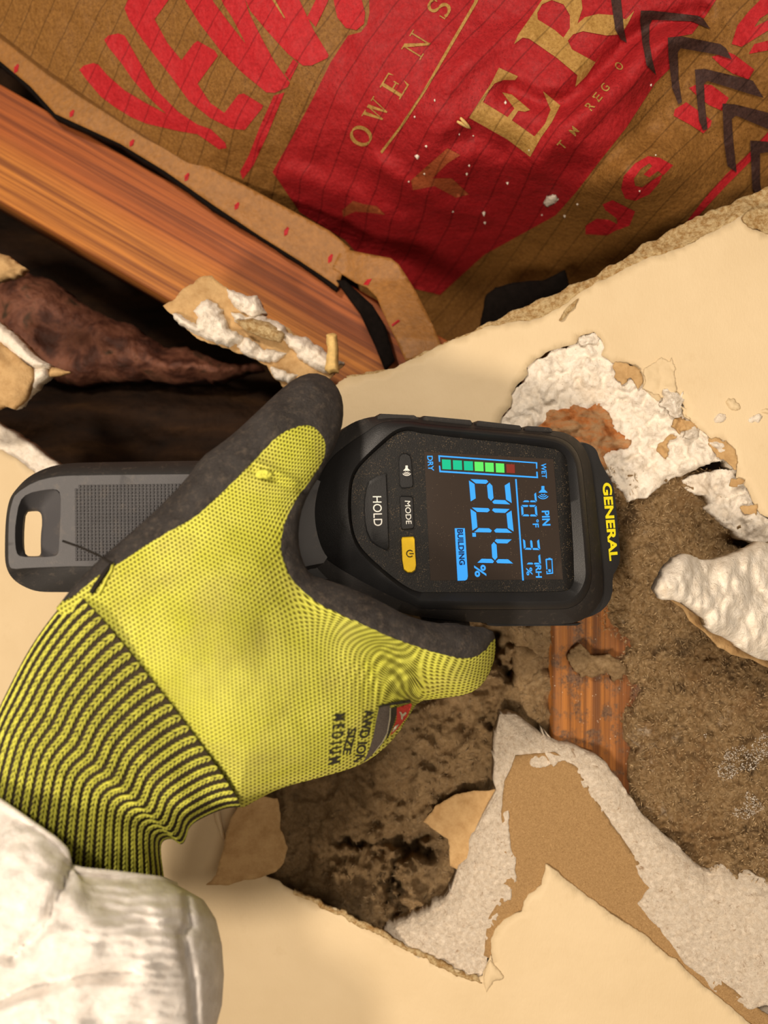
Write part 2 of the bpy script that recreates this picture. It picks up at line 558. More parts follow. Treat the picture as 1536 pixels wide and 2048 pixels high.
    M['blue_dark'] = simple('dark_lcd_lettering', srgb(12, 40, 90), .4, .3, 600, .1, 0)
    M['teal'] = emissive('teal_lcd_bar', srgb(10, 190, 140), 0.9)
    M['green'] = emissive('green_lcd_bar', srgb(95, 232, 100), 0.9)
    M['redbar'] = emissive('red_lcd_bar', srgb(140, 48, 34), 0.8)
    # glove
    m = Mat('yellow_green_knit', 0.85, 0.2)
    sep = m.N.new('ShaderNodeSeparateXYZ'); m.L.new(m.tc.outputs['UV'], sep.inputs[0])
    u, v = sep.outputs[0], sep.outputs[1]
    P = 6.4; Q = 8.6
    su = m.math('MULTIPLY', u, 2 * math.pi / P)
    row = m.math('FLOOR', m.math('DIVIDE', m.math('ADD', u, P / 2), P))
    vv = m.math('ADD', m.math('MULTIPLY', v, 2 * math.pi / Q), m.math('MULTIPLY', row, math.pi))
    cu = m.math('MULTIPLY_ADD', m.math('COSINE', su), .5, .5)
    cv = m.math('MULTIPLY_ADD', m.math('COSINE', vv), .5, .5)
    hole = m.math('MULTIPLY', cu, cv)                       # 1 in the gaps between the loops
    dk = m.math('MAXIMUM', hole, m.math('MULTIPLY', cu, .26))
    base = m.ramp(m.noise(55, 5, .6), [(0.3, srgb(198, 200, 66)), (0.7, srgb(220, 220, 98))])
    grime = m.ramp(m.noise(30, 6, .7), [(0.46, 0.0), (0.70, 0.55)])
    base = m.mix(grime, base, srgb(176, 162, 98))
    m.color(m.mix(m.ramp(dk, [(0.28, 0.0), (0.75, 0.9)]), base, srgb(104, 94, 22)))
    m.bump(m.math('SUBTRACT', 1.0, dk), .0007)
    M['knit'] = m.m
    m = Mat('grey_nitrile_coating', 0.8, 0.3)
    dust = m.ramp(m.noise(420, 8, .8), [(0.50, 0.0), (0.74, 0.6)])
    m.color(m.mix(dust, m.ramp(m.noise(90, 4), [(0.3, srgb(52, 48, 46)), (0.7, srgb(72, 68, 66))]), srgb(128, 114, 98)))
    m.bump(m.noise(900, 6, .7), .0011)
    M['nitrile'] = m.m
    M['cuff_dark'] = simple('charcoal_yarn', srgb(58, 50, 38), .9, .15, 900, .25, .0004, 1500)
    M['yarn'] = simple('lime_yarn', srgb(218, 218, 92), .85, .2, 500, .12, .0003, 2500)
    M['thread'] = simple('black_thread', srgb(36, 32, 28), .8, .2, 900, .2, .0002)
    M['print_dark'] = simple('dark_glove_print', srgb(52, 50, 40), .8, .2, 1600, .35, .0004, 1800)
    M['print_grey'] = simple('grey_glove_print', srgb(96, 88, 82), .8, .2, 1600, .35, .0004, 1800)
    M['print_red'] = simple('red_glove_print', srgb(196, 62, 52), .8, .2, 1600, .25, .0004, 1800)
    M['print_pale'] = simple('pale_glove_print', srgb(190, 184, 160), .8, .2, 1600, .2, .0003, 1800)
    m = Mat('white_coverall_fabric', 0.6, 0.35)
    m.color(m.ramp(m.noise(300, 6, .7), [(0.3, srgb(234, 225, 216)), (0.7, srgb(252, 247, 241))]))
    m.bump(m.noise(160, 8, .7, 1.2), .0013).bump(m.noise(2400, 3), .0002)
    m.b.inputs['Subsurface Weight'].default_value = 0.0
    M['sleeve'] = m.m
    M['straw'] = simple('pale_splinter', srgb(226, 190, 120), .6, .3, 400, .15, .0003)
    return M
M = make_materials()
# ------------------------------------------------------------------ the wall board
WA, WB = 0.3746, -0.2037          # board front plane: Y = WA + WB * x (right side nearer)
def wallD(px, py):
    kx = (np.asarray(px, float) - 768) / FPX
    return WA / (1 - WB * kx) + 0 * np.asarray(py, float)

top_edge = [(1720, 285), (1620, 330), (1536, 372), (1490, 395), (1380, 440), (1290, 490), (1195, 550), (1100, 590), (1010, 628), (960, 655), (850, 705), (780, 740), (740, 742), (690, 752)]
cream_top = [(1720, 345), (1620, 400), (1536, 466), (1500, 455), (1485, 430), (1468, 440), (1368, 492), (1308, 512), (1243, 540), (1168, 580), (1118, 615), (1085, 632), (1058, 642), (1040, 640), (968, 656), (933, 670), (868, 697), (790, 736), (760, 744), (690, 757)]
hidden_top = [(640, 800), (560, 850), (440, 960), (330, 1020), (220, 1010), (150, 1000)]
cream_left = [(90, 960), (40, 925), (0, 898), (-90, 850), (-220, 800)]
left_edge = [(220, 985), (160, 960), (110, 925), (60, 890), (0, 852), (-60, 820), (-220, 740)]
G = lambda pts: crop(1000, 640, 2.866, pts)
gyp_top = G([(0, 570), (60, 500), (65, 420), (110, 370), (160, 320), (150, 270), (220, 220), (330, 160), (440, 130), (460, 90), (540, 70), (570, 100), (610, 150), (590, 190), (640, 240), (740, 250), (800, 280), (830, 395), (910, 465), (960, 400), (1040, 440), (1080, 560), (1150, 620), (1210, 680), (1300, 690), (1350, 760), (1360, 840), (1350, 900), (1400, 930), (1440, 1010), (1470, 1070), (1500, 1110), (1536, 1130), (1640, 1180), (2000, 1300)])
K7 = lambda pts: crop(836, 1236, 2.194, pts)
K6 = lambda pts: crop(900, 1560, 2.415, pts)
K5 = lambda pts: crop(940, 1220, 4.267, pts)
K4 = lambda pts: crop(400, 1560, 2.56, pts)
cream_low = K7([(1480, 1800), (1400, 1730), (1260, 1620), (1150, 1520), (1000, 1400), (850, 1300), (700, 1190), (620, 1120), (560, 1080), (548, 1150), (545, 1180), (480, 1220), (465, 1250), (455, 1290), (380, 1330), (340, 1370), (320, 1410), (318, 1460), (335, 1520)])
low_left = K4([(1490, 900), (1465, 960), (1450, 1010), (1400, 1015), (1300, 975), (1200, 925), (1100, 875), (1050, 850), (950, 795), (850, 745), (720, 680), (560, 605), (480, 575), (400, 520), (340, 500), (250, 400), (200, 250), (190, 120)])
cream_poly = (cream_top + hidden_top + cream_left + [(-220, 2300), (1830, 2300), (1700, 2190), (1560, 2095)] + cream_low + low_left
              + [(430, 1500), (520, 1250), (760, 1050), (930, 960), (985, 890)] + gyp_top[:-1] + [(1720, 1105)])

wall = empty('wall_front', W(-150, 2250, wallD(-150, 2250)).tolist())
tag(wall, 'cream painted drywall with torn openings', None, None, 'structure')
def cream_D(px, py, d):
    lip = np.where(d < 14, (1 - d / 14.0) ** 2, 0)
    return wallD(px, py) + 0.0004 * fbm(px, py, 400, 3, 2) + lip * 0.0004 * fbm(px, py, 40, 3, 8)
sheet('painted_face', cream_poly, cream_D, 16, 0.0011, M['paint'], wall, rag=(3.0, 26, ), close=False, seed=1, bstep=4)
tag(wall.children[0], 'cream painted board face')

# upper broken edge: bevel from the face down to the back of the board
def bevel_D(inner, depth, wdt, seed):
    def f(px, py, d):
        di = dist_to(px, py, inner, False)
        t = np.clip(di / wdt, 0, 1)
        return wallD(px, py) + 0.0009 + t * depth + 0.0011 * fbm(px, py, 26, 5, seed, .65) * np.clip(di / 6, 0, 1)
    return f
edge_poly = top_edge + [(690, 770), (760, 756)] + [(x, y + 8) for x, y in cream_top[::-1][2:]]
sheet('broken_edge', edge_poly, bevel_D(cream_top, 0.006, 42, 21), 4, 0.010, M['edge'], wall, rag=(4.0, 30), seed=2)
edge_left = left_edge + [(-220, 815)] + [(x, y + 8) for x, y in cream_left[::-1]] + [(150, 1010)]
sheet('broken_edge', edge_left, bevel_D(cream_left, 0.007, 50, 22), 5, 0.010, M['gypsum'], wall, rag=(5.0, 40), seed=3)
# peeled yellowish paper next to the upper edge
sheet('paper_tatter', [(1545, 420), (1545, 470), (1520, 462), (1495, 452), (1484, 432), (1500, 420), (1525, 412)], lambda px, py, d: wallD(px, py) - .0004 - .0010 * np.abs(fbm(px, py, 25, 4, 5)), 4, .0008, M['edge'], wall, rag=(3, 15), seed=31)
sheet('paper_tatter', [(1118, 640), (1128, 622), (1140, 608), (1158, 596), (1150, 615), (1132, 632), (1122, 642)], lambda px, py, d: wallD(px, py) - .0006 - .0014 * np.abs(fbm(px, py, 18, 4, 6)), 3, .0006, M['edge'], wall, rag=(2, 12), seed=32)

# torn gypsum, upper patch (beside the meter head)
gyp_low = G([(1640, 1340), (1536, 1300), (1480, 1285), (1400, 1250), (1300, 1190), (1240, 1130), (1195, 1095), (1220, 1040), (1190, 1000), (1110, 990), (1055, 960), (1060, 920), (1120, 880), (1340, 850), (1300, 800), (1100, 860), (960, 930), (920, 950), (850, 1010), (790, 1020), (740, 1035), (720, 1000), (650, 930), (600, 850)])
gyp_patch = [(x, y) for x, y in gyp_top[:-1]] + [(1560, 1110)] + gyp_low[1:] + [(1150, 930), (1000, 900), (960, 880)]
ledge = [(1330, 962), (1390, 945), (1468, 928)]
def billow(px, py, wl, octv, seed): return np.abs(fbm(px, py, wl, octv, seed, .55))
def gyp_D(px, py, d):
    dt = dist_to(px, py, gyp_top, False)
    t = np.clip(dt / 120.0, 0, 1)
    h = 0.0012 + 0.0060 * t
    wx = px + 10 * fbm(px, py, 40, 3, 45); wy = py + 10 * fbm(px, py, 40, 3, 46)
    lump = 0.0024 * fbm(wx, wy, 75, 4, 41, .55) + 0.0036 * billow(wx, wy, 42, 3, 44) + .0012 * billow(px, py, 14, 3, 47) - .0018
    below = 1 / (1 + np.exp(-((py - 945) + (px - 1390) * 0.25) / 5.0)) * (px > 1330)
    h = h + 0.004 * below * np.exp(-((py - 960) / 50.0) ** 2)
    return wallD(px, py) + h - lump * np.clip(dt / 12, .2, 1)
sheet('torn_gypsum', gyp_patch, gyp_D, 3.4, 0.008, M['gypsum'], wall, rag=(5, 22), seed=4, bstep=3)
wet_poly = G([(200, 640), (240, 600), (260, 550), (340, 510), (430, 490), (500, 500), (560, 478), (600, 520), (640, 560), (650, 620), (745, 680), (740, 720), (660, 740), (600, 790), (620, 850), (560, 870), (300, 750)])
sheet('damp_backing', wet_poly, lambda px, py, d: gyp_D(px, py, d) - 0.0005 - 0.0008 * np.clip(d / 12, 0, 1) - .0008 * fbm(px, py, 40, 4, 77), 4, .003, M['damp'], wall, rag=(7, 30), seed=5)
for k, pl in enumerate(([(920, 780), (915, 740), (940, 690), (985, 660), (1010, 690), (990, 750), (950, 790)],
                        [(985, 600), (1010, 560), (1100, 585), (1150, 610), (1140, 650), (1080, 660), (1010, 650)])):
    sheet('paper_tatter', G(pl), lambda px, py, d: gyp_D(px, py, d) - .0007 - .0008 * np.abs(fbm(px, py, 20, 3, 9 + k)), 3, .001, M['tan'], wall, rag=(11, 26), seed=33 + k, bstep=2)
for k, (pl, lift, mt) in enumerate((
        ([(640, 240), (700, 235), (760, 250), (800, 285), (815, 350), (790, 385), (740, 330), (690, 360), (660, 310)], 0.0016, 'tan'),
        ([(820, 290), (900, 240), (985, 208), (1002, 260), (998, 400), (930, 440), (850, 410), (815, 390)], .0012, 'paint'),
        ([(1215, 675), (1300, 672), (1345, 745), (1365, 800), (1350, 850), (1290, 800), (1230, 770), (1200, 720)], .0014, 'tan'),
        ([(1330, 905), (1400, 910), (1405, 940), (1340, 950), (1310, 935)], .0014, 'tan'),
        ([(1380, 1090), (1430, 1060), (1470, 1085), (1460, 1120), (1400, 1125)], .0012, 'tan'))):
    pp = G(pl)
    sheet('paper_tatter', pp, lambda px, py, d: wallD(px, py) - lift * (0.3 + 0.9 * np.abs(fbm(px, py, 45, 4, 60 + k))), 3, .0006, M[mt], wall, rag=(8, 26), seed=40 + k, bstep=2)
# curled flakes standing off the face
for k, (pl, lift) in enumerate((
        ([(455, 135), (450, 100), (500, 80), (545, 65), (572, 95), (565, 125), (520, 140), (480, 150)], .004),
        ([(935, 405), (960, 398), (1000, 395), (1030, 430), (1050, 420), (1060, 450), (1040, 500), (1030, 560), (990, 545), (960, 520), (915, 490), (935, 450)], .007),
        ([(1060, 640), (1110, 610), (1150, 625), (1140, 665), (1090, 690), (1050, 680)], .004),
        ([(1040, 490), (1075, 520), (1085, 570), (1060, 560)], .004))):
    sheet('curled_flake', G(pl), lambda px, py, d: wallD(px, py) - lift * np.clip(d / 16, 0.1, 1) - .0022 * fbm(px, py, 22, 4, 70 + k), 3, .0015, M['gypsum' if k != 3 else 'paint'], wall, rag=(3.5, 14), seed=50 + k)
# small nicks in the paint
for k, (cx, cy, a, b, ang) in enumerate(((1440, 837, 15, 8, -25), (1466, 809, 16, 11, 35), (1511, 838, 17, 7, -20), (1532, 822, 12, 6, 0))):
    th = np.linspace(0, 2 * math.pi, 14, endpoint=False); ca, sa = math.cos(math.radians(ang)), math.sin(math.radians(ang))
    pl = [(cx + a * math.cos(t) * ca - b * math.sin(t) * sa, cy + a * math.cos(t) * sa + b * math.sin(t) * ca) for t in th]
    sheet('paint_chip', pl, lambda px, py, d: wallD(px, py) - .0012 * np.clip(d / 6, 0, 1) - .0003 * fbm(px, py, 12, 3, k), 2.5, .0012, M['gypsum' if k in (0, 2) else 'paint'], wall, rag=(2.5, 9), seed=80 + k)

# lower torn layers: brown paper, scraped gypsum bands
kraft_poly = K7([(430, 600), (600, 590), (700, 660), (820, 860), (960, 1060), (1040, 1190), (990, 1260), (1120, 1420), (1290, 1560), (1500, 1720), (1700, 1850), (1640, 1900), (1440, 1770), (1260, 1640), (1000, 1415), (700, 1205), (575, 1120), (560, 1200), (475, 1270), (400, 1345), (340, 1420), (330, 1500), (290, 1480), (300, 1330), (360, 1240), (390, 1100), (365, 880), (380, 720)])
sheet('brown_paper_layer', kraft_poly, lambda px, py, d: wallD(px, py) + .0009 + .0003 * fbm(px, py, 80, 4, 12), 8, .0008, M['paper'], wall, rag=(2, 20), seed=6)
band_out = K5([(620, 1010), (660, 1080), (760, 1130), (850, 1140), (960, 1190), (1080, 1240), (1170, 1310), (1200, 1370), (1290, 1470), (1330, 1560)]) + K6([(880, 100), (940, 180), (1040, 270), (1110, 330), (1160, 380), (1200, 420), (1255, 455), (1285, 415), (1330, 415), (1370, 450), (1460, 455), (1536, 490), (1700, 560)])
band_in = K6([(1700, 1180), (1536, 1090), (1470, 1105), (1400, 1100), (1320, 1040), (1250, 990), (1200, 930), (1110, 860), (1080, 800), (1020, 730), (960, 660), (905, 600), (930, 575), (960, 530), (910, 460), (880, 370), (830, 290), (760, 190), (700, 100), (650, 40)]) + K5([(900, 1400), (820, 1300), (760, 1290), (720, 1330), (690, 1290), (640, 1200)])
def band_D(outl, depth, wdt, seed, rough=1.0):
    def f(px, py, d):
        do = dist_to(px, py, outl, False)
        t = np.clip(1 - do / wdt, 0, 1)
        return wallD(px, py) + .0006 + depth * t ** 2 + rough * (.0007 * fbm(px, py, 60, 5, seed, .6) + .0004 * ridged(px, py, 24, 3, seed + 1))
    return f
sheet('scraped_gypsum_band', band_out + band_in, band_D(band_out, .005, 50, 91), 4.5, .010, M['scraped'], wall, rag=(4, 24), seed=7, bstep=3.5)
lb_left = K7([(600, 545), (560, 520), (480, 460), (430, 425), (360, 425), (345, 500), (340, 600), (332, 700), (345, 760), (290, 860), (240, 960), (215, 1060), (180, 1090), (145, 1200), (100, 1270), (0, 1315)]) + K4([(1100, 690), (1030, 750), (950, 790)])
lb_right = K4([(940, 815), (1050, 872), (1200, 945), (1300, 1005), (1420, 1045), (1470, 960), (1480, 900), (1478, 820)]) + K7([(365, 1290), (370, 1250), (405, 1240), (415, 1170), (432, 1160), (420, 1060), (405, 960), (390, 860), (400, 760), (440, 680), (460, 615), (480, 650), (530, 665), (590, 640), (640, 600)])
sheet('scraped_gypsum_band', lb_left + lb_right, band_D(lb_left, .006, 60, 95, 1.2), 4.5, .010, M['scraped'], wall, rag=(5, 26), seed=8, bstep=3.5)
under = lb_left + [(800, 1915), (880, 1955), (960, 1990), (1060, 1985), (1200, 1990), (1420, 2120), (1600, 2140), (1640, 1850)] + band_out[::-1]
sheet('gypsum_core', under, lambda px, py, d: wallD(px, py) + .0070 + .0008 * fbm(px, py, 50, 4, 97), 8, .004, M['scraped'], wall, seed=39)
# peeled corner of paper above the pale triangle
sheet('paper_tatter', K7([(295, 1540), (318, 1500), (345, 1530), (375, 1580), (330, 1600), (300, 1640), (285, 1600)]), lambda px, py, d: wallD(px, py) - .001 * np.clip(d / 10, 0, 1) - .0005, 4, .0006, M['paint'], wall, rag=(2, 12), seed=34)
# thin brown ridge left along the lower cream edge
ridge = K4([(480, 570), (560, 600), (720, 675), (850, 740), (950, 790), (1050, 845), (1200, 915), (1300, 970), (1420, 1010), (1440, 1040), (1300, 1000), (1150, 915), (1000, 840), (850, 765), (700, 690), (560, 620), (480, 590)])
sheet('paper_tatter', ridge, lambda px, py, d: wallD(px, py) - .0005 - .0006 * np.abs(fbm(px, py, 24, 4, 15)), 4, .002, M['edge'], wall, rag=(4, 16), seed=35)
# curled paper flap beside the wrist and the paper tongue in the opening
flap = K4([(300, 80), (400, 100), (412, 180), (410, 250), (450, 350), (430, 420), (390, 470), (310, 500), (220, 515), (150, 540), (30, 535), (80, 490), (110, 380), (130, 300), (150, 220), (190, 140), (240, 60)])
sheet('peeled_paper_flap', flap, lambda px, py, d: wallD(px, py) - .002 - .010 * np.clip((560 - px) / 120, 0, 1.2) ** 1.3 + .0015 * fbm(px, py, 70, 3, 55), 5, .0007, M['tan'], wall, rag=(2, 20), seed=36)
tongue = K4([(1145, 215), (1200, 140), (1280, 90), (1400, 50), (1480, 60), (1560, 30), (1500, 200), (1430, 330), (1400, 440), (1320, 460), (1280, 440), (1270, 300), (1200, 260)])
sheet('peeled_paper_flap', tongue, lambda px, py, d: wallD(px, py) + .009 + .002 * fbm(px, py, 90, 3, 56), 5, .0007, M['tan'], wall, rag=(2, 20), seed=37)
sheet('peeled_paper_flap', K4([(70, 130), (100, 150), (120, 260), (130, 310), (110, 300), (80, 220)]), lambda px, py, d: wallD(px, py) - .003 - .003 * np.clip(d / 8, 0, 1), 4, .0008, M['paint'], wall, rag=(1.5, 16), seed=38)

# large torn flap standing out toward the lens at the right
K3 = lambda pts: crop(1200, 980, 4.571, pts)
chunk_poly = K3([(510, 900), (560, 830), (600, 760), (640, 680), (700, 610), (760, 595), (870, 610), (950, 640), (1040, 640), (1150, 610), (1250, 570), (1330, 545), (1400, 520), (1470, 470), (1536, 480), (1800, 380), (1800, 1700), (1536, 1560), (1350, 1480), (1200, 1400), (1090, 1330), (1000, 1250), (940, 1180), (840, 1100), (760, 1040), (660, 1000), (560, 985)])
def chunk_base(px): return 0.283 + 0.05 * np.clip((px - 1312) / 300.0, 0, 1) ** 1.5
chunk = empty('torn_drywall_flap', W(1590, 1250, .335).tolist())
tag(chunk, 'torn white gypsum flap with brown paper edge, sticking out at the right', 'drywall flap')
sheet('gypsum_core', chunk_poly, lambda px, py, d: chunk_base(px) + .007 * np.clip(1 - d / 40, 0, 1) ** 2 - .007 * fbm(px * 1.3, py * .8, 120, 4, 61, .5) - .005 * billow(px * 1.4, py * .7, 60, 3, 62), 5, .006, M['gypsum'], chunk, rag=(6, 40), seed=9)
paper_poly = K3([(560, 930), (620, 990), (760, 1090), (830, 1200), (960, 1290), (1080, 1430), (1200, 1500), (1400, 1560), (1560, 1640), (1800, 1800), (1800, 1500), (1300, 1200), (800, 900)])
sheet('brown_paper', paper_poly, lambda px, py, d: chunk_base(px) + .012 + .001 * fbm(px, py, 60, 3, 63), 6, .0012, M['tan'], chunk, rag=(3, 30), seed=10)

# ------------------------------------------------------------------ timber and cavity
def beam(name, p0, p1, width_dir, width, depth, mat, seed=0, nu=60, nv=16, rough=.0006):
    """board with its own axes: x along p0-p1, y across the front face, z into the cavity"""
    p0 = Vector(p0); p1 = Vector(p1)
    ax = (p1 - p0).normalized(); L = (p1 - p0).length
    ay = Vector(width_dir); ay = (ay - ax * ay.dot(ax)).normalized()
    az = ax.cross(ay)
    if az.y < 0: az = -az
    R = Matrix((ax, ay, az)).transposed().to_4x4(); R.translation = p0
    c = .0018
    prof = [(0, depth), (0, c), (c * .3, c * .3), (c, 0)] + [(c + (width - 2 * c) * k / nv, 0) for k in range(1, nv + 1)] + [(width - c * .3, c * .3), (width, c), (width, depth)]
    verts = []; faces = []
    n = len(prof)
    for i in range(nu + 1):
        for j, (y, z) in enumerate(prof):
            x = L * i / nu
            dz = rough * float(fbm(np.array([x * 9000.]), np.array([y * 60000.]), 300, 3, seed)[0]) if z < depth * .5 else 0
            verts.append((x, y, z + dz))
    for i in range(nu):
        for j in range(n - 1):
            faces.append((i * n + j, i * n + j + 1, (i + 1) * n + j + 1, (i + 1) * n + j))
        faces.append((i * n + n - 1, i * n, (i + 1) * n, (i + 1) * n + n - 1))
    faces.append(tuple(range(n - 1, -1, -1))); faces.append(tuple(range(nu * n, nu * n + n)))
    o = mesh_obj(name, verts, faces, mat, None)
    o.matrix_world = R
    return o
sA = Vector(W(-260, 255, .446)); sB = Vector(W(870, 910, .432))
upA = Vector(W(-90, 80, .44)) - Vector(W(20, 390, .44))
stud = beam('wall_stud', sA, sB, upA, 0.0605, 0.089, M['wood'], 3)
tag(stud, 'orange brown wooden stud running diagonally beside the red printed insulation', 'stud')
s2 = beam('wall_stud', W(1105, 1700, .368).tolist(), W(1105, 900, .368).tolist(), (1, 0, 0), 0.05, .07, M['wood2'], 5)
tag(s2, 'stained wooden stud in the lower opening below the meter head', 'stud')

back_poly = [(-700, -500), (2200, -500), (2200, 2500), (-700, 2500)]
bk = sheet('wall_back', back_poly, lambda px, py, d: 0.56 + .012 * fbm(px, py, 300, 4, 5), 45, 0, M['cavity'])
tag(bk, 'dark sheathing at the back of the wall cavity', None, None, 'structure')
rot_poly = [(-60, 560), (60, 545), (100, 560), (160, 600), (210, 625), (260, 650), (330, 690), (430, 715), (520, 730), (420, 760), (330, 760), (240, 755), (180, 770), (110, 760), (60, 730), (-60, 690)]
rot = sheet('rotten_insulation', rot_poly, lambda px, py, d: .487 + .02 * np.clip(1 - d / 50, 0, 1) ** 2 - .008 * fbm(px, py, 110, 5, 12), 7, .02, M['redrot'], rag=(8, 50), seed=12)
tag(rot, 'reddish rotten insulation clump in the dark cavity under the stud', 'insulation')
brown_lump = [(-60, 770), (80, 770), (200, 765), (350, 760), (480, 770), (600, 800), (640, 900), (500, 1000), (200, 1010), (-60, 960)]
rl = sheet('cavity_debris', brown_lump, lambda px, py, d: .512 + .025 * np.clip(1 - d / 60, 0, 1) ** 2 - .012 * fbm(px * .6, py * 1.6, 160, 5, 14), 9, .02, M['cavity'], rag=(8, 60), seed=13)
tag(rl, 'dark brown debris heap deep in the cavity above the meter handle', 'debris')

# left drywall fragments hanging at the cavity edge
Q1 = lambda pts: crop(0, 480, 3.657, pts)
fr = empty('drywall_fragment', W(0, 740, .39).tolist())
tag(fr, 'broken drywall fragment with white edge at the left border above the meter handle', 'drywall scrap')
sheet('tan_face', Q1([(-300, 700), (0, 740), (60, 800), (150, 880), (230, 930), (240, 1000), (200, 1110), (150, 1190), (90, 1230), (20, 1215), (-20, 1240), (-300, 1260)]), lambda px, py, d: .385 - .004 * np.clip(d / 30, 0, 1) + .002 * fbm(px, py, 60, 4, 16), 6, .004, M['tan'], fr, rag=(3, 30), seed=14)
sheet('gypsum_edge', Q1([(-100, 560), (0, 600), (60, 650), (150, 750), (250, 840), (345, 900), (340, 945), (230, 930), (130, 880), (40, 790), (-100, 720)]), lambda px, py, d: .388 - .004 * np.clip(d / 8, 0, 1) + .001 * fbm(px, py, 30, 4, 17), 4, .009, M['gypsum'], fr, rag=(4, 24), seed=15)
sheet('gypsum_edge', Q1([(240, 930), (340, 930), (350, 990), (280, 1050), (200, 1120), (140, 1210), (80, 1230), (150, 1160), (215, 1080)]), lambda px, py, d: .389 - .003 * np.clip(d / 8, 0, 1), 4, .007, M['gypsum'], fr, rag=(3, 20), seed=16)
sp = sheet('splinter', Q1([(350, 920), (420, 935), (510, 960), (430, 985), (350, 1000)]), lambda px, py, d: .392 - .002 * np.clip(d / 8, 0, 1), 4, .003, M['tan'], fr, rag=(2, 20), seed=17)
f2 = sheet('drywall_fragment', Q1([(-300, 20), (0, 100), (60, 120), (180, 195), (150, 235), (80, 270), (0, 290), (-300, 300)]), lambda px, py, d: .415 - .004 * np.clip(d / 14, 0, 1) + .002 * fbm(px, py, 30, 4, 18), 5, .006, M['tan'], None, rag=(4, 22), seed=18)
tag(f2, 'small torn paper scrap at the left border over the dark stud side', 'drywall scrap')

# torn scrap in front of the stud
Q7 = lambda pts: crop(320, 520, 2.56, pts)
scrap = empty('torn_drywall_scrap', W(660, 745, .38).tolist())
tag(scrap, 'crumbling strip of torn drywall hanging over the wooden stud above the thumb', 'drywall scrap')
def scrapD(px, py): return .392 - .012 * np.clip((690 - px) / 330, 0, 1)
sheet('backing_paper', Q7([(20, 240), (60, 210), (110, 150), (170, 120), (210, 88), (265, 82), (345, 145), (380, 190), (480, 260), (560, 300), (650, 350), (760, 410), (850, 480), (940, 540), (880, 600), (760, 640), (650, 660), (590, 610), (540, 540), (480, 500), (400, 470), (330, 440), (180, 400), (120, 340), (60, 290)]),
      lambda px, py, d: scrapD(px, py) + .0015 * fbm(px, py, 60, 4, 23), 5, .0015, M['tan'], scrap, rag=(4, 28), seed=19)
for k, (pl, h) in enumerate((
        ([(170, 260), (200, 215), (240, 200), (290, 215), (340, 290), (340, 340), (430, 390), (430, 420), (340, 435), (200, 390), (60, 300), (55, 275), (110, 280), (190, 330), (200, 300)], .006),
        ([(345, 145), (380, 150), (420, 180), (490, 180), (530, 235), (540, 260), (480, 295), (430, 270), (380, 240), (350, 200)], .006),
        ([(360, 270), (430, 275), (520, 290), (600, 310), (650, 360), (760, 400), (850, 470), (940, 530), (860, 590), (800, 560), (700, 490), (640, 420), (560, 370), (450, 330), (370, 310)], .006),
        ([(390, 430), (440, 390), (540, 450), (640, 480), (600, 530), (520, 520), (450, 500), (400, 470)], .005),
        ([(540, 540), (620, 560), (700, 600), (650, 640), (590, 610)], .004))):
    sheet('gypsum_lump', Q7(pl), lambda px, py, d: scrapD(px, py) - .001 - h * np.sqrt(np.clip(d / 14, 0, 1)) - .0022 * fbm(px, py, 28, 4, 24 + k), 3.2, h, M['gypsum'], scrap, rag=(5, 22), seed=20 + k, bstep=2.5)
sheet('paper_curl', Q7([(380, 310), (470, 300), (560, 320), (640, 380), (620, 420), (540, 400), (440, 360)]), lambda px, py, d: scrapD(px, py) - .008 - .003 * np.clip(d / 10, 0, 1), 4, .001, M['edge'], scrap, rag=(2, 20), seed=28)
sheet('wood_sliver', Q7([(850, 380), (880, 370), (905, 378), (912, 470), (915, 570), (870, 580), (845, 560), (855, 470)]), lambda px, py, d: .380 - .003 * np.clip(d / 6, 0, 1), 3, .004, M['straw'], scrap, rag=(1.5, 12), seed=29)

# ------------------------------------------------------------------ loose cellulose in the lower opening
cell_poly = [(400, 1450), (560, 1300), (800, 1120), (1000, 1150), (1130, 1180), (1140, 1300), (1120, 1440), (1145, 1560), (1060, 1620), (1040, 1800), (960, 1960), (780, 1920), (600, 1830), (480, 1760), (430, 1640)]
stroke = [(860, 1330), (880, 1440), (905, 1560)]
def cell_D(px, py, d):
    base = wallD(px, py) + .022
    base = base - .004 * np.clip((py - 1720) / 120, 0, 1) - .010 * np.clip((px - 1000) / 70, 0, 1) * np.clip((1500 - py) / 60, 0, 1) - .008 * np.clip((560 - px) / 90, 0, 1)
    hx = px + 34 * fbm(px, py, 70, 4, 38, .6); hy = py + 34 * fbm(px, py, 70, 4, 39, .6)
    hole = .045 * np.exp(-(((hx - 815) / 42) ** 2 + ((hy - 1690) / 30) ** 2)) + .022 * np.exp(-(((hx - 805) / 9) ** 2 + ((hy - 1780) / 60) ** 2)) + .02 * np.exp(-(((hx - 720) / 50) ** 2 + ((hy - 1672) / 8) ** 2))
    hole = hole + .05 * np.exp(-(((hx - 1000) / 26) ** 2 + ((hy - 1290) / 50) ** 2))
    wx = px + 18 * fbm(px, py, 90, 3, 31); wy = py + 18 * fbm(px, py, 90, 3, 32)
    lump = .010 * fbm(wx, wy, 140, 4, 33, .55) + .007 * ridged(wx * 1.5, wy * .6, 90, 3, 34) + .009 * billow(wx, wy, 52, 4, 36) + .002 * fbm(px, py, 18, 4, 35, .7) - .004
    return np.maximum(base + hole - lump, wallD(px, py) + .0125 + .001 * fbm(px, py, 20, 3, 37))
c1 = sheet('loose_cellulose', cell_poly, cell_D, 4.5, 0, M['cellulose'], seed=60)
tag(c1, 'grey brown fluffy cellulose insulation in the lower opening left of the stud', 'insulation', None, 'stuff')
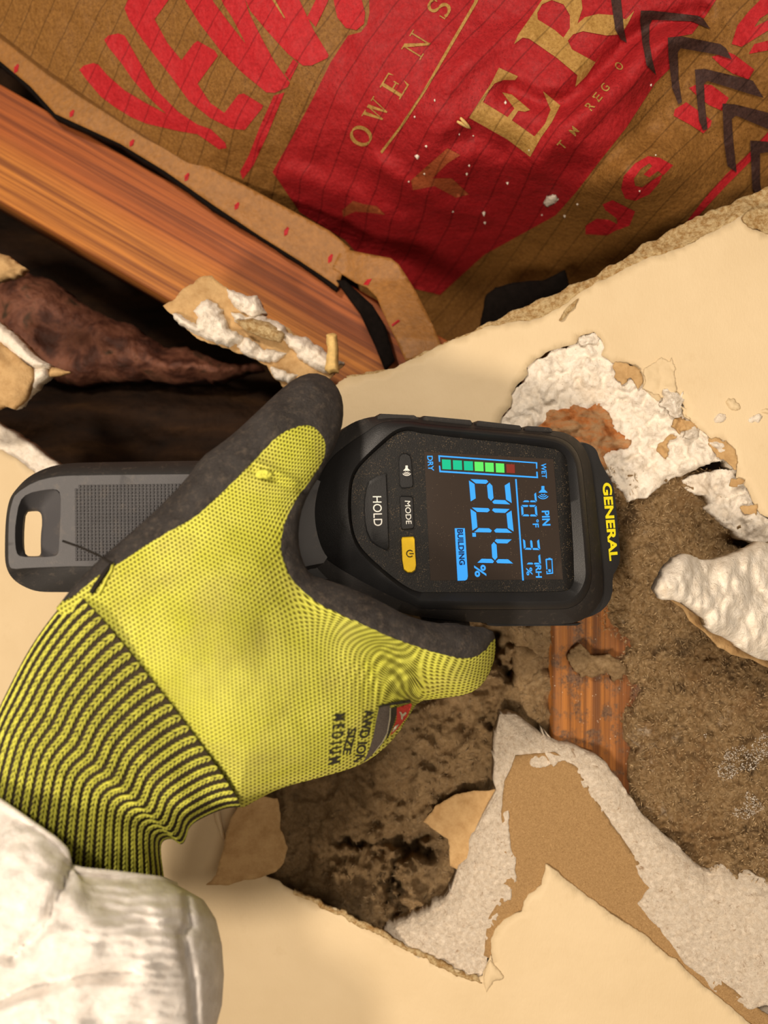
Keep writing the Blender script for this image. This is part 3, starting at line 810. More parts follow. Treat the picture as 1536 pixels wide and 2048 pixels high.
cell2 = [(1215, 930), (1330, 930), (1460, 940), (1620, 1020), (1640, 1840), (1536, 1800), (1440, 1790), (1380, 1760), (1290, 1680), (1255, 1600), (1262, 1500), (1240, 1440), (1262, 1380), (1215, 1340), (1250, 1290), (1195, 1250), (1190, 1100)]
def cell2_D(px, py, d):
    e = np.clip(1 - d / 34, 0, 1)
    wx = px + 12 * fbm(px, py, 60, 3, 41)
    lump = .0050 * fbm(wx, py, 150, 4, 42, .55) + .0050 * billow(wx, py, 38, 4, 43) + .0016 * ridged(px, py, 11, 3, 44) - .002
    return wallD(px, py) + .010 + .007 * e ** 2 - lump - .004 * np.clip((py - 1640) / 60, 0, 1) * np.clip((px - 1380) / 60, 0, 1) + .018 * np.exp(-(((px - 1475) / 34) ** 2 + ((py - 1085) / 16) ** 2))
c2 = sheet('packed_cellulose', cell2, cell2_D, 3.6, .004, M['cellulose_brown'], rag=(8, 40), close=False, seed=61)
tag(c2, 'coarse brown packed cellulose right of the meter head and stud', 'insulation', None, 'stuff')
d_poly = K5([(860, 480), (850, 380), (950, 300), (1050, 390), (1180, 380), (1260, 420), (1350, 470), (1300, 580), (1240, 600), (1160, 540), (1060, 560), (960, 600), (900, 540)])
dm = sheet('dust_clump', d_poly, lambda px, py, d: .362 - .002 * np.clip(d / 10, 0, 1) - .0015 * fbm(px, py, 16, 4, 46), 3, .004, M['cellulose'], rag=(6, 22), seed=62)
tag(dm, 'small grey dust clump stuck to the stained stud below the meter', 'debris')
strip = K5([(400, 330), (560, 260), (680, 300), (660, 520), (680, 700), (700, 820), (690, 1000), (560, 960), (440, 880), (400, 700), (380, 500)])
sd = sheet('dust_clump', strip, lambda px, py, d: .374 + .006 * np.clip(1 - d / 20, 0, 1) - .003 * fbm(px, py, 40, 5, 47), 3.5, .02, M['cellulose'], rag=(7, 30), seed=63)
tag(sd, 'vertical strip of grey dust and fibres left of the stained stud', 'debris')
# loose fibres lying on the packed cellulose
def fibres(name, n, poly, Df, lo, hi, mats, seed, parent, clump=-9):
    r = np.random.default_rng(seed)
    p = np.array(poly); vs = []; fs = []
    x = r.uniform(p[:, 0].min(), p[:, 0].max(), n * 3); y = r.uniform(p[:, 1].min(), p[:, 1].max(), n * 3)
    k = inside(x, y, p) & (fbm(x, y, 60, 3, 99) > clump); x, y = x[k][:n], y[k][:n]
    D = Df(x, y, np.full(len(x), 60.)) - r.uniform(.0, .0016, len(x))
    P = W(x, y, D)
    for q in P:
        a = r.normal(size=3); a[1] *= .5; a /= np.linalg.norm(a)
        b = np.cross(a, [0, 1, .2]); b /= np.linalg.norm(b) + 1e-9; c = np.cross(a, b)
        L = r.uniform(lo, hi); w = r.uniform(.00012, .0003)
        i = len(vs)
        vs += [q - a * L, q + b * w, q - b * w * .5 + c * w, q - b * w * .5 - c * w, q + a * L]
        fs += [(i, i + 1, i + 2), (i, i + 2, i + 3), (i, i + 3, i + 1), (i + 4, i + 2, i + 1), (i + 4, i + 3, i + 2), (i + 4, i + 1, i + 3)]
    return mesh_obj(name, vs, fs, mats, parent)
fb = fibres('loose_fibres', 5200, cell2, cell2_D, .0006, .0020, simple('pale_fibre', srgb(176, 150, 112), .8, .3, 300, .35, 0), 5, c2)
tag(fb, 'short pale fibres scattered over the packed brown cellulose', None, None, 'stuff')
fb2 = fibres('loose_fibres', 3000, cell_poly, cell_D, .0008, .003, simple('grey_fibre', srgb(150, 128, 98), .9, .2, 300, .3, 0), 6, c1)
tag(fb2, 'short grey fibres clinging to the fluffy cellulose', None, None, 'stuff')

powder = [(1355, 1500), (1400, 1460), (1450, 1480), (1500, 1450), (1560, 1480), (1560, 1600), (1490, 1640), (1440, 1620), (1390, 1580)]
pw = fibres('plaster_dust', 900, powder, cell2_D, .0003, .0010, M['gypsum'], 8, c2, .12)
tag(pw, 'white plaster dust sprinkled on the brown packed cellulose', None, None, 'stuff')
# ------------------------------------------------------------------ kraft faced insulation batt
ctrl = [(-150, -150, .42), (0, 0, .415), (0, 60, .42), (400, -100, .375), (800, -150, .352), (1200, -150, .346), (1700, -150, .345), (1700, 250, .362), (1536, 330, .384), (1330, 60, .345), (1300, 250, .362),
        (1000, 100, .356), (700, 120, .368), (400, 100, .388), (500, 250, .398), (260, 190, .412), (900, 300, .372), (1100, 300, .366), (1270, 350, .362), (1400, 320, .368), (1200, 470, .43),
        (1080, 470, .448), (930, 440, .442), (770, 420, .432), (600, 370, .430), (700, 475, .465), (850, 600, .505), (1000, 560, .505), (700, 700, .51), (1100, 700, .51), (1500, 480, .41), (1700, 500, .41)]
_I = RBF([c[:2] for c in ctrl], [c[2] for c in ctrl], 0.0008)
def ridge_line(px, py, line, wdt):
    return np.exp(-(dist_to(px, py, np.array(line, float), False) / wdt) ** 2)
def kraftD(px, py, d=None):
    px = np.asarray(px, float); py = np.asarray(py, float)
    D = _I(px, py)
    D = D - .0065 * ridge_line(px, py, [(1080, 330), (1130, 262), (1190, 215), (1260, 160), (1330, 90), (1380, 50)], 34)
    D = D + .0075 * ridge_line(px, py, [(1020, 180), (1080, 205), (1135, 205), (1196, 150), (1251, 88), (1300, 55), (1400, 30)], 24)
    D = D - .004 * ridge_line(px, py, [(890, 170), (935, 125), (985, 88), (1060, 60)], 26)
    D = D - .004 * ridge_line(px, py, [(1180, 400), (1260, 350), (1340, 330)], 46)
    D = D + .005 * ridge_line(px, py, [(1120, 330), (1190, 340), (1290, 262)], 26)
    D = D - .005 * ridge_line(px, py, [(580, 350), (690, 395), (800, 450)], 26)
    D = D - .005 * ridge_line(px, py, [(760, 330), (830, 380), (900, 420), (960, 430)], 22)
    D = D + .004 * ridge_line(px, py, [(900, 290), (950, 270), (1000, 300)], 24)
    D = D + .0026 * fbm(px, py, 230, 3, 81) + .0007 * fbm(px, py, 46, 3, 82)
    return D
batt = empty('insulation_batt', W(1100, 640, .47).tolist())
tag(batt, 'kraft paper faced insulation batt with red and black printing filling the upper opening', 'insulation batt')
face_poly = [(-200, -200), (1750, -200), (1750, 560), (1350, 620), (1100, 720), (900, 760), (760, 700), (690, 490), (600, 450), (500, 392), (375, 325), (240, 240), (75, 125), (0, 66), (-200, -60)]
facing = sheet('kraft_facing', face_poly, kraftD, 7, 0, M['kraft'], batt, seed=70)
LAYER = .00035
def printed(name, poly, mat, lev, label=None, step=6.5, hole=None):
    o = sheet(name, poly, lambda px, py, d: kraftD(px, py) - LAYER * lev, step, 0, mat, facing, seed=71, holes=hole or ())
    if label: o['label'] = label
    return o
C4 = lambda p: crop(120, 0, 2.327, p)
C5 = lambda p: crop(680, 0, 2.327, p)
C6 = lambda p: crop(1100, 0, 3.523, p)
block = [(696, 71), (661, 125), (623, 202), (584, 275), (545, 344), (600, 425), (690, 480), (760, 560), (880, 590), (968, 510), (1111, 431), (1151, 386), (1199, 323), (1253, 255), (1310, 167), (1341, 136), (1345, 75), (1384, 68), (1412, 31), (1445, -20), (1500, -120), (735, -120), (739, 25), (734, 48), (722, 64)]
printed('printed_block', block, M['red'], 1, 'large red printed block', 7)
letterV = [(90, 325), (110, 305), (155, 293), (178, 300), (220, 350), (300, 420), (400, 480), (495, 530), (440, 480), (380, 420), (330, 360), (290, 300), (225, 220), (205, 185), (225, 165), (270, 155), (300, 165), (360, 270), (400, 340), (440, 410), (490, 460), (550, 520), (640, 580), (700, 600), (770, 665), (775, 690), (740, 695), (640, 625), (550, 610), (400, 575), (330, 545), (250, 495), (190, 450), (130, 380)]
letterE = [(300, 40), (310, 10), (330, -40), (500, -40), (505, 0), (440, 90), (500, 200), (565, 280), (620, 205), (640, 190), (720, 235), (735, 260), (640, 390), (700, 480), (765, 525), (830, 440), (855, 435), (945, 490), (940, 505), (860, 605), (800, 600), (700, 550), (600, 470), (520, 360), (450, 270), (380, 180), (320, 90)]
letterW1 = [(560, -40), (575, -10), (650, 110), (750, 240), (850, 340), (960, 430), (1000, 432), (1060, 405), (1070, 385), (1000, 290), (940, 180), (880, 60), (850, -40), (735, -40), (760, 20), (800, 80), (865, 205), (790, 110), (715, 10), (690, -40)]
letterW2 = [(850, -30), (885, 50), (960, 140), (1060, 250), (1130, 305), (1170, 305), (1245, 270), (1250, 255), (1180, 140), (1110, -10), (1100, -40)]
for nm, pl in (('printed_letter', letterV), ('printed_letter', letterE), ('printed_letter', letterW1), ('printed_letter', letterW2)):
    printed(nm, C4(pl), M['red_dim'], 1)
printed('printed_bar', C4([(1150, 80), (1190, 0), (1200, -40), (1262, -40), (1245, 10), (1190, 125)]), M['red_dim'], 1)
printed('printed_bar', C4([(1045, 345), (1085, 275), (1110, 295), (1070, 375)]), M['red_dim'], 1)
printed('printed_bar', C4([(995, 445), (1045, 430), (960, 640), (900, 770), (850, 835), (838, 800), (880, 720), (930, 590)]), M['red_dim'], 1)
printed('printed_letter', C4([(1275, 10), (1290, 80), (1330, 130), (1380, 140), (1415, 110), (1420, 60), (1402, -10), (1390, -40), (1270, -40)]), M['red_dim'], 1)
for a, b in (((985, 0), (1045, 82)), ):
    printed('printed_line', C4([(985, -4), (1000, -4), (1048, 84), (1042, 84)]), M['kraft_print'], 2)
# kraft coloured lettering left open in the red block: thin serif OWENS
def strokes_letter(segs, org, ex, ey, mat, name='printed_letter', lev=2):
    """letter from convex pieces joined in one mesh; unit box mapped to pixel vectors ex (reading) and ey (up)"""
    V = []; F = []
    for poly in segs:
        pts = np.array([(org[0] + s * ex[0] + t * ey[0], org[1] + s * ex[1] + t * ey[1]) for s, t in poly])
        b = densify(pts, 7)
        v, f = cdt_fill([b], np.zeros((0, 2)))
        D = kraftD(v[:, 0], v[:, 1]) - LAYER * lev
        F += [tuple(q + len(V)) for q in f]; V += list(W(v[:, 0], v[:, 1], D))
    return mesh_obj(name, V, F, mat, facing)
def rect(a, b, c, d): return [(a, b), (c, b), (c, d), (a, d)]
def arc(cx, cy, rx, ry, a0, a1, w0, w1, n=10):
    """crescent stroke; weight varies w0 (vertical sides) .. w1 (top/bottom)"""
    out = []
    for k in range(n):
        t0 = math.radians(a0 + (a1 - a0) * k / n); t1 = math.radians(a0 + (a1 - a0) * (k + 1) / n)
        q = []
        for t, s in ((t0, 1), (t1, 1), (t1, -1), (t0, -1)):
            w = abs(math.cos(t)) * w0 + abs(math.sin(t)) * w1
            q.append((cx + math.cos(t) * (rx + s * w / 2), cy + math.sin(t) * (ry + s * w / 2)))
        out.append(q)
    return out
SER = {
 'O': arc(.5, .5, .40, .46, 0, 360, .17, .06, 24),
 'E': [rect(.14, 0, .32, 1), rect(.02, .94, .92, 1), rect(.02, 0, .95, .06), rect(.3, .47, .68, .53), [(.84, .94), (.92, .94), (.94, .74)], [(.84, .06), (.95, .06), (1.0, .30)], rect(.64, .38, .70, .62)],
 'W': [[(.05, 1), (.22, 1), (.38, 0), (.30, 0)], [(.32, 0), (.36, 0), (.52, 1), (.47, 1)], [(.42, 1), (.58, 1), (.76, 0), (.68, 0)], [(.70, 0), (.74, 0), (.93, 1), (.88, 1)], rect(-.03, .95, .30, 1), rect(.78, .95, 1.03, 1)],
 'N': [rect(.14, 0, .20, 1), rect(.80, 0, .86, 1), [(.08, 1), (.28, 1), (.90, 0), (.78, 0)], rect(0, .95, .3, 1), rect(.68, .95, 1.0, 1), rect(.02, 0, .34, .05)],
 'S': arc(.5, .74, .30, .22, 50, 270, .13, .08, 12) + arc(.5, .27, .33, .23, -130, 90, .15, .08, 12) + [rect(.70, .72, .76, .98), rect(.16, .02, .22, .30)],
}
rd = np.array([155, -252]) / 296.0
up = np.array([-252, -155]) / 296.0
for ch, (cx, cy), w, h in (('O', (722, 272), 40, 44), ('W', (752, 222), 44, 40), ('E', (789, 171), 38, 48), ('N', (833, 90), 46, 44), ('S', (878, 16), 40, 46)):
    org = np.array([cx, cy]) - rd * w / 2 - up * h / 2
    strokes_letter(SER[ch], org, rd * w, up * h, M['kraft_print'])
printed('printed_line', C5([(632, -40), (655, -40), (640, 10), (520, 215), (395, 430), (290, 590), (195, 715), (188, 705), (280, 585), (385, 425), (510, 205), (625, 8)]), M['kraft_print'], 2)
bigE = [(740, 315), (828, 355), (815, 372), (760, 372), (720, 388), (695, 420), (665, 475), (780, 545), (812, 505), (755, 430), (800, 440), (885, 512), (860, 520), (830, 515), (800, 560), (905, 635), (955, 575), (980, 510), (945, 425), (1025, 490), (985, 570), (935, 640), (885, 730), (780, 650), (600, 548), (650, 470), (705, 385)]
bigR = [(900, 60), (940, 0), (960, -40), (1120, -40), (1128, 40), (1105, 110), (1140, 80), (1200, 65), (1270, 70), (1330, 90), (1370, 50), (1340, 110), (1310, 160), (1240, 165), (1130, 145), (1085, 160), (1060, 190), (1080, 230), (1190, 290), (1215, 250), (1150, 350), (1095, 405), (1105, 350), (1010, 270), (880, 180), (850, 175), (810, 205), (830, 160), (880, 90)]
printed('printed_letter', C5(bigE), M['kraft_print'], 2)
printed('printed_letter', C5(bigR), M['kraft_print'], 2, hole=[C5([(940, 20), (985, 0), (1040, 20), (1070, 70), (1070, 130), (1040, 175), (1000, 140), (920, 90), (918, 60)])])
printed('printed_letter', C5([(500, 690), (560, 722), (500, 760), (430, 830), (520, 830), (600, 905), (540, 920), (440, 866), (340, 885), (330, 840), (420, 760)]), M['kraft_faint'], 2)
printed('printed_letter', C5([(10, 980), (60, 935), (110, 950), (170, 960), (210, 1000), (140, 990), (70, 985), (15, 1010)]), M['kraft_faint'], 2)
# small sans lettering
def small_text(s, cx, cy, w, h, mat):
    v, f = text_mesh(s, .01)
    org = np.array([cx, cy]) - rd2 * w / 2 - up2 * h / 2
    p = org + v[:, :1] * rd2 * w + v[:, 1:2] * up2 * h
    D = kraftD(p[:, 0], p[:, 1]) - LAYER * 2.2
    return mesh_obj('printed_letter', W(p[:, 0], p[:, 1], D), f, mat, facing, False)
rd2 = np.array([48, -58]) / 75.3; up2 = np.array([-58, -48]) / 75.3
for ch, x, y in (('T', 1124, 290), ('M', 1148, 262), ('R', 1180, 212), ('E', 1195, 194), ('G', 1210, 175), ('O', 1238, 132)):
    small_text(ch, x, y, 13, 18, M['kraft_print'])
# red letters and stripes right of the block
for pl in ([(500, 1330), (520, 1240), (600, 1150), (690, 1100), (770, 1110), (868, 1165), (800, 1235), (760, 1205), (700, 1250), (660, 1230), (720, 1170), (700, 1150), (640, 1190), (590, 1260), (600, 1310), (650, 1320), (720, 1270), (795, 1225), (770, 1290), (700, 1370), (600, 1415), (530, 1400)],
           [(370, 1440), (440, 1410), (600, 1490), (560, 1590), (480, 1620), (470, 1540), (390, 1480)],
           [(250, 1590), (330, 1540), (420, 1550), (510, 1600), (400, 1660), (250, 1650)],
           [(1280, 310), (1320, 180), (1400, 80), (1480, 0), (1500, -60), (1700, -60), (1700, 40), (1560, 80), (1480, 130), (1440, 190), (1560, 130), (1660, 110), (1560, 200), (1430, 280), (1350, 330)],
           [(1400, 380), (1440, 310), (1560, 280), (1660, 270), (1560, 350)]):
    printed('printed_letter', C6(pl), M['red_dim'], 1)
printed('printed_line', C6([(1010, 1500), (1120, 1360), (1240, 1230), (1400, 1080), (1536, 930), (1640, 830), (1640, 910), (1536, 1010), (1400, 1150), (1250, 1300), (1110, 1450), (1010, 1560), (940, 1640), (940, 1590)]), M['red_dim'], 1)
for pl in ([(880, 770), (960, 720), (1060, 790), (1140, 850), (1130, 890), (1080, 940), (990, 880), (870, 815)], [(980, 620), (1040, 590), (1140, 600), (1260, 690), (1210, 780), (1120, 740), (1040, 680)], [(1140, 400), (1250, 365), (1300, 385), (1440, 490), (1400, 560), (1290, 520), (1200, 460)]):
    printed('printed_patch', C6(pl), M['red_dim'], 1)
for pl in ([(425, -60), (495, -60), (500, 0), (520, 200), (540, 300), (500, 280), (460, 210), (430, 0)],
           [(640, 75), (720, 75), (1040, 110), (1080, 130), (1130, 205), (1000, 150), (720, 140), (700, 180), (700, 300), (720, 420), (748, 530), (680, 460), (650, 300), (635, 150)],
           [(830, 265), (920, 255), (1200, 310), (1240, 340), (1283, 420), (1180, 385), (920, 340), (900, 370), (905, 560), (930, 720), (905, 735), (860, 620), (835, 400)],
           [(1020, 490), (1090, 485), (1400, 560), (1430, 570), (1505, 690), (1400, 660), (1110, 570), (1085, 590), (1090, 720), (1110, 910), (1080, 920), (1050, 850), (1030, 650)],
           [(1215, 730), (1300, 735), (1560, 800), (1640, 860), (1700, 980), (1560, 920), (1310, 815), (1280, 840), (1290, 980), (1315, 1215), (1250, 1170), (1225, 1000)],
           [(1410, 990), (1560, 1000), (1700, 1040), (1700, 1110), (1560, 1070), (1480, 1080), (1480, 1280), (1500, 1420), (1425, 1330)]):
    printed('printed_chevron', C6(pl), M['ink'], 3)
# stapling flange lying along the stud, the black strip on its lower edge and the red ticks
fl_up = [(-200, -55), (0, 55), (75, 112), (240, 226), (375, 311), (500, 376), (600, 430), (660, 462), (700, 496)]
fl_lo = [(-200, 20), (0, 122), (60, 172), (110, 227), (240, 287), (330, 342), (430, 412), (520, 472), (600, 522), (660, 562), (676, 574)]
_fl = RBF([(-200, -20), (0, 90), (240, 255), (500, 420), (740, 570), (0, 40), (0, 200), (500, 300), (500, 540)], [.434, .431, .427, .425, .424, .431, .431, .425, .425])
def flD(px, py, d): return _fl(px, py) - .0015 * np.clip(1 - dist_to(px, py, fl_up, False) / 26, 0, 1) + .0006 * fbm(px, py, 90, 3, 83)
flange = sheet('stapling_flange', fl_up + fl_lo[::-1], flD, 8, .0007, M['flange'], batt, seed=72)
sheet('black_strip', fl_lo + [(x - 4, y + 4 + 3 * math.sin(x * .02)) for x, y in fl_lo[::-1]], lambda px, py, d: flD(px, py, d) + .0004, 4, .006, M['gap_black'], batt, rag=(1.5, 40), seed=73)
for x, y, r in ((32, 137, 12), (143, 227, 10), (263, 286, 10), (373, 354, 11), (473, 412, 10), (572, 463, 12), (660, 517, 12)):
    sheet('red_tick', [(x - 4, y + r * .8), (x - 4, y - r * .2), (x + 3, y - r * .8), (x + 6, y - r * .6), (x + 3, y + r * .5)], lambda px, py, d: flD(px, py, d) - .0003, 5, 0, M['red_dim'], flange)
# curled end of the flange looping down behind the board edge
loop = crop(320, 520, 2.56, [(880, 40), (930, -60), (1020, -40), (1180, -10), (1220, 20), (1260, 80), (1310, 160), (1350, 240), (1400, 340), (1450, 460), (1260, 520), (1210, 410), (1170, 330), (1130, 240), (1110, 190), (1060, 140), (1000, 115)])
def loopD(px, py, d): return .414 + .010 * np.clip((840 - px) / 150, 0, 1) ** 2 - .012 * np.clip((py - 560) / 120, 0, 1) + .0005 * fbm(px, py, 60, 3, 84)
lp = sheet('curled_flange_end', loop, loopD, 6, .0008, M['flange'], batt, seed=74)
for pl in ([(1040, 125), (1060, 100), (1085, 95), (1065, 130)], [(1185, 330), (1220, 305), (1230, 312), (1190, 342)]):
    sheet('red_tick', crop(320, 520, 2.56, pl), lambda px, py, d: loopD(px, py, d) - .0004, 5, 0, M['red_dim'], lp)
loop_gap = [(790, 720), (770, 650), (745, 610), (690, 560), (672, 560), (720, 625), (750, 690), (770, 740)]
sheet('black_strip', loop_gap, lambda px, py, d: .4235 + 0 * px, 6, .004, M['gap_black'], batt, seed=75)  # black sheet painted in for the shaded gap between stud end and loop
# black sheet standing in for the shaded hole at the foot of the batt
fold = [(955, 690), (964, 625), (972, 592), (990, 574), (1030, 565), (1085, 560), (1130, 540), (1140, 575), (1060, 615), (1000, 665)]
fl = sheet('dark_hole_patch', fold, lambda px, py, d:   .440 - .002 * np.clip(d / 14, 0, 1), 5, .003, M['gap_black'], batt, rag=(2, 30), seed=76)

# debris lying on the facing
crumb = sheet('plaster_crumb', crop(680, 0, 2.327, [(952, 935), (965, 912), (985, 905), (1005, 908), (1020, 925), (1000, 945), (975, 955), (958, 950)]), lambda px, py, d: kraftD(px, py) - .001 - .004 * np.sqrt(np.clip(d / 9, 0, 1)), 3, .003, M['gypsum'], None, rag=(2, 9), seed=77)
tag(crumb, 'white plaster crumb on the red printed facing', 'crumb')
straw = empty('wood_splinter', W(930, 248, float(kraftD(np.array([930.]), np.array([248.]))[0]) - .001).tolist())
tag(straw, 'small forked pale splinter lying on the red printing', 'splinter')
for a, b in (((545, 565), (606, 598)), ((560, 548), (608, 600))):
    q = crop(680, 0, 2.327, [a, b]); pts = []
    for t in np.linspace(0, 1, 5):
        x = q[0][0] * (1 - t) + q[1][0] * t; y = q[0][1] * (1 - t) + q[1][1] * t
        pts.append(W(x, y, float(kraftD(np.array([x]), np.array([y]))[0]) - .0016))
    tube('prong', pts, [.0005, .0008, .0008, .0007, .0003], M['straw'], straw, 6)
spk = [(441, 466, 5), (348, 543, 5), (360, 727, 10), (402, 680, 6), (393, 808, 6), (602, 770, 5), (590, 808, 6), (780, 850, 7), (670, 990, 9), (675, 1035, 6), (880, 698, 5), (770, 478, 6), (1045, 1005, 6), (1105, 950, 5), (1395, 888, 5), (1470, 722, 4), (1448, 395, 5), (320, 845, 4), (525, 985, 5), (940, 1000, 4), (555, 625, 4), (620, 632, 4)]
for x, y, r in spk:
    qx, qy = 680 + x / 2.327, y / 2.327; rr = r / 2.327 * 1.1
    D0 = float(kraftD(np.array([qx]), np.array([qy]))[0])
    vs = []; c0 = W(qx, qy, D0 - .0005)
    s = rr * D0 / FPX
    jit = np.random.default_rng(int(x)).uniform(.7, 1.3, (6, 1))
    vs = c0 + jit * np.array([(s, 0, 0), (-s, 0, 0), (0, 0, s * 1.5), (0, 0, -s * 1.4), (0, s, 0), (0, -s, 0)])
    o = mesh_obj('plaster_speck', vs, [(0, 2, 5), (2, 1, 5), (1, 3, 5), (3, 0, 5), (2, 0, 4), (1, 2, 4), (3, 1, 4), (0, 3, 4)], M['gypsum'], None)
    tag(o, 'tiny pale plaster speck clinging to the printed facing', 'speck', 'plaster specks on the facing')
# ------------------------------------------------------------------ moisture meter
MA, MB = 0.2935, 0.25
MS = math.sqrt(1 + MB * MB)
MN = np.array([MB, -1, 0]) / MS                      # face normal, toward the lens
def MP(px, py, w=0.0):
    """points at height w above the meter's face plane on the pixel rays"""
    px = np.asarray(px, float); py = np.asarray(py, float)
    kx = (px - 768) / FPX
    return W(px, py, (MA - w * MS) / (1 - MB * kx))
meter = empty('moisture_meter', MP(650, 1060, -.03).tolist())
tag(meter, 'black handheld moisture meter with lit blue display held against the wall', 'moisture meter')

def polar(poly, c, n=240):
    """resample a star-shaped outline by angle"""
    p = densify(poly, 1.5)
    a = np.unwrap(np.arctan2(p[:, 1] - c[1], p[:, 0] - c[0])); 
    if a[-1] < a[0]: p = p[::-1]; a = np.arctan2(p[:, 1] - c[1], p[:, 0] - c[0])
    a = np.arctan2(p[:, 1] - c[1], p[:, 0] - c[0]); r = np.hypot(p[:, 0] - c[0], p[:, 1] - c[1])
    o = np.argsort(a); a = a[o]; r = r[o]
    t = np.linspace(-math.pi, math.pi, n, endpoint=False)
    rr = np.interp(t, np.concatenate([a - 2 * math.pi, a, a + 2 * math.pi]), np.concatenate([r, r, r]))
    k = np.array([.25, .5, .25]); rr = k[0] * np.roll(rr, 1) + k[1] * rr + k[2] * np.roll(rr, -1)
    return np.stack([c[0] + rr * np.cos(t), c[1] + rr * np.sin(t)], 1)

def rings_mesh(name, rings, mat, parent, cap0=True, cap1=True, smooth=True, sharp=None):
    n = len(rings[0]); V = np.concatenate(rings); F = []
    for i in range(len(rings) - 1):
        for k in range(n):
            F.append((i * n + k, i * n + (k + 1) % n, (i + 1) * n + (k + 1) % n, (i + 1) * n + k))
    if cap0: F.append(tuple(range(n - 1, -1, -1)))
    if cap1: F.append(tuple(range((len(rings) - 1) * n, len(rings) * n)))
    o = mesh_obj(name, V, F, mat, parent, smooth)
    if smooth:
        o.data.set_sharp_from_angle(angle=math.radians(sharp or 42))
    return o

A1 = lambda p: crop(580, 800, 4.357, p)
A2 = lambda p: crop(840, 800, 3.657, p)
A3 = lambda p: crop(0, 880, 3.657, p)
HC = (930, 1040)
sil = chaikin([(602, 1030), (606, 975), (630, 915), (684, 859)] + A1([(560, 186), (700, 146), (830, 136), (1130, 146)]) + A2([(390, 170), (750, 210), (960, 222), (1080, 240), (1180, 310), (1240, 420), (1270, 600), (1330, 1180), (1340, 1380), (1330, 1470), (1250, 1570), (1160, 1625), (1060, 1640), (560, 1640), (0, 1590)]) + [(790, 1222), (720, 1195), (660, 1165), (618, 1115)], 2)
crease = chaikin([(622, 1035), (630, 975), (655, 920)] + A1([(520, 370), (660, 280), (760, 210), (850, 182), (1100, 185)]) + A2([(0, 172), (680, 232), (1000, 262), (1100, 310), (1165, 400), (1195, 520), (1262, 1270), (1250, 1360), (1200, 1460), (1130, 1515), (1050, 1535), (0, 1535)]) + A1([(1080, 1790), (900, 1720), (640, 1590), (400, 1450)]) + [(640, 1110)], 2)
shoulder = chaikin(A1([(350, 1000), (400, 730), (470, 580), (620, 420), (800, 270), (900, 222), (1050, 205)]) + A2([(0, 190), (680, 250), (980, 283), (1080, 330), (1140, 410), (1165, 520), (1235, 1250), (1225, 1330), (1180, 1430), (1120, 1480), (1040, 1500), (0, 1500)]) + A1([(1110, 1760), (1000, 1690), (700, 1500), (480, 1330), (380, 1180)]), 1)
ridge_o = chaikin(A1([(500, 980), (510, 740), (545, 620), (610, 530), (830, 325), (930, 250), (1050, 225)]) + A2([(0, 205), (680, 268), (980, 300), (1070, 345), (1125, 425), (1150, 520), (1215, 1250), (1205, 1330), (1165, 1410), (1110, 1460), (1030, 1475), (0, 1470)]) + A1([(1120, 1730), (1030, 1680), (880, 1575), (630, 1360), (540, 1210)]), 1)
recess = chaikin(A1([(525, 1000), (530, 760), (560, 650), (625, 550), (850, 345), (945, 275), (1050, 258)]) + A2([(0, 245), (980, 345), (1055, 392), (1083, 450), (1135, 1310), (1110, 1378), (1065, 1405), (0, 1410)]) + A1([(1150, 1680), (1050, 1655), (900, 1555), (650, 1335), (560, 1200)]), 1)
def R(poly, w, left=0.0):
    q = polar(poly, HC); return MP(q[:, 0], q[:, 1], w - left * np.clip((760 - q[:, 0]) / 80, 0, 1))     # left shoulder rolls down to the handle
r_side = R(sil, -.009)
def back(r, d): return r - MN * d
ctr = MP(HC[0], HC[1], -.009)
r_bot = back(r_side, .020); r_bot2 = back(ctr + (r_side - ctr) * .93, .024)
body = rings_mesh('body_shell', [r_bot2, r_bot, r_side, R(sil, -.0075), R(crease, -.0028, .0035)], M['rubber'], meter, True, False)
bezel = rings_mesh('display_bezel', [R(crease, -.0030, .0035), R(shoulder, -.0004, .0021), R(ridge_o, .0), R(recess, -.0030), back(R(recess, -.003), .001)], M['abs'], meter, False, True)
r_p = polar(recess, HC); 
panel = rings_mesh('front_panel', [MP(r_p[:, 0], r_p[:, 1], -.0034), MP(HC[0] + (r_p[:, 0] - HC[0]) * .995, HC[1] + (r_p[:, 1] - HC[1]) * .995, -.0030)], M['panel'], meter, True, True)

def plate(name, poly, w0, w1, mat, parent, inset=.94, rnd=0):
    p = np.array(chaikin(poly, rnd) if rnd else poly, float); p = densify(p, 6)
    c = p.mean(0)
    a = MP(p[:, 0], p[:, 1], w0); b = MP(p[:, 0], p[:, 1], w1 - (w1 - w0) * .35)
    q = c + (p - c) * inset; d = MP(q[:, 0], q[:, 1], w1)
    return rings_mesh(name, [a, b, d], mat, parent, True, True)
def flatpoly(name, polys, w, mat, parent, thick=.00025):
    """flat printed or lit mark made of one or more outlines, slightly proud"""
    V = []; F = []
    for pl in polys:
        p = np.array(pl, float)
        v, f = cdt_fill([p], np.zeros((0, 2)))
        n = len(V)
        V += list(MP(v[:, 0], v[:, 1], w)); F += [tuple(q + n) for q in f]
    return mesh_obj(name, V, F, mat, parent, False)
def mtext(name, s, quad, w, mat, parent, bold=0.0):
    v, f = text_mesh(s, bold)
    p = quad_map(v, *quad)
    return mesh_obj(name, MP(p[:, 0], p[:, 1], w), f, mat, parent, False)

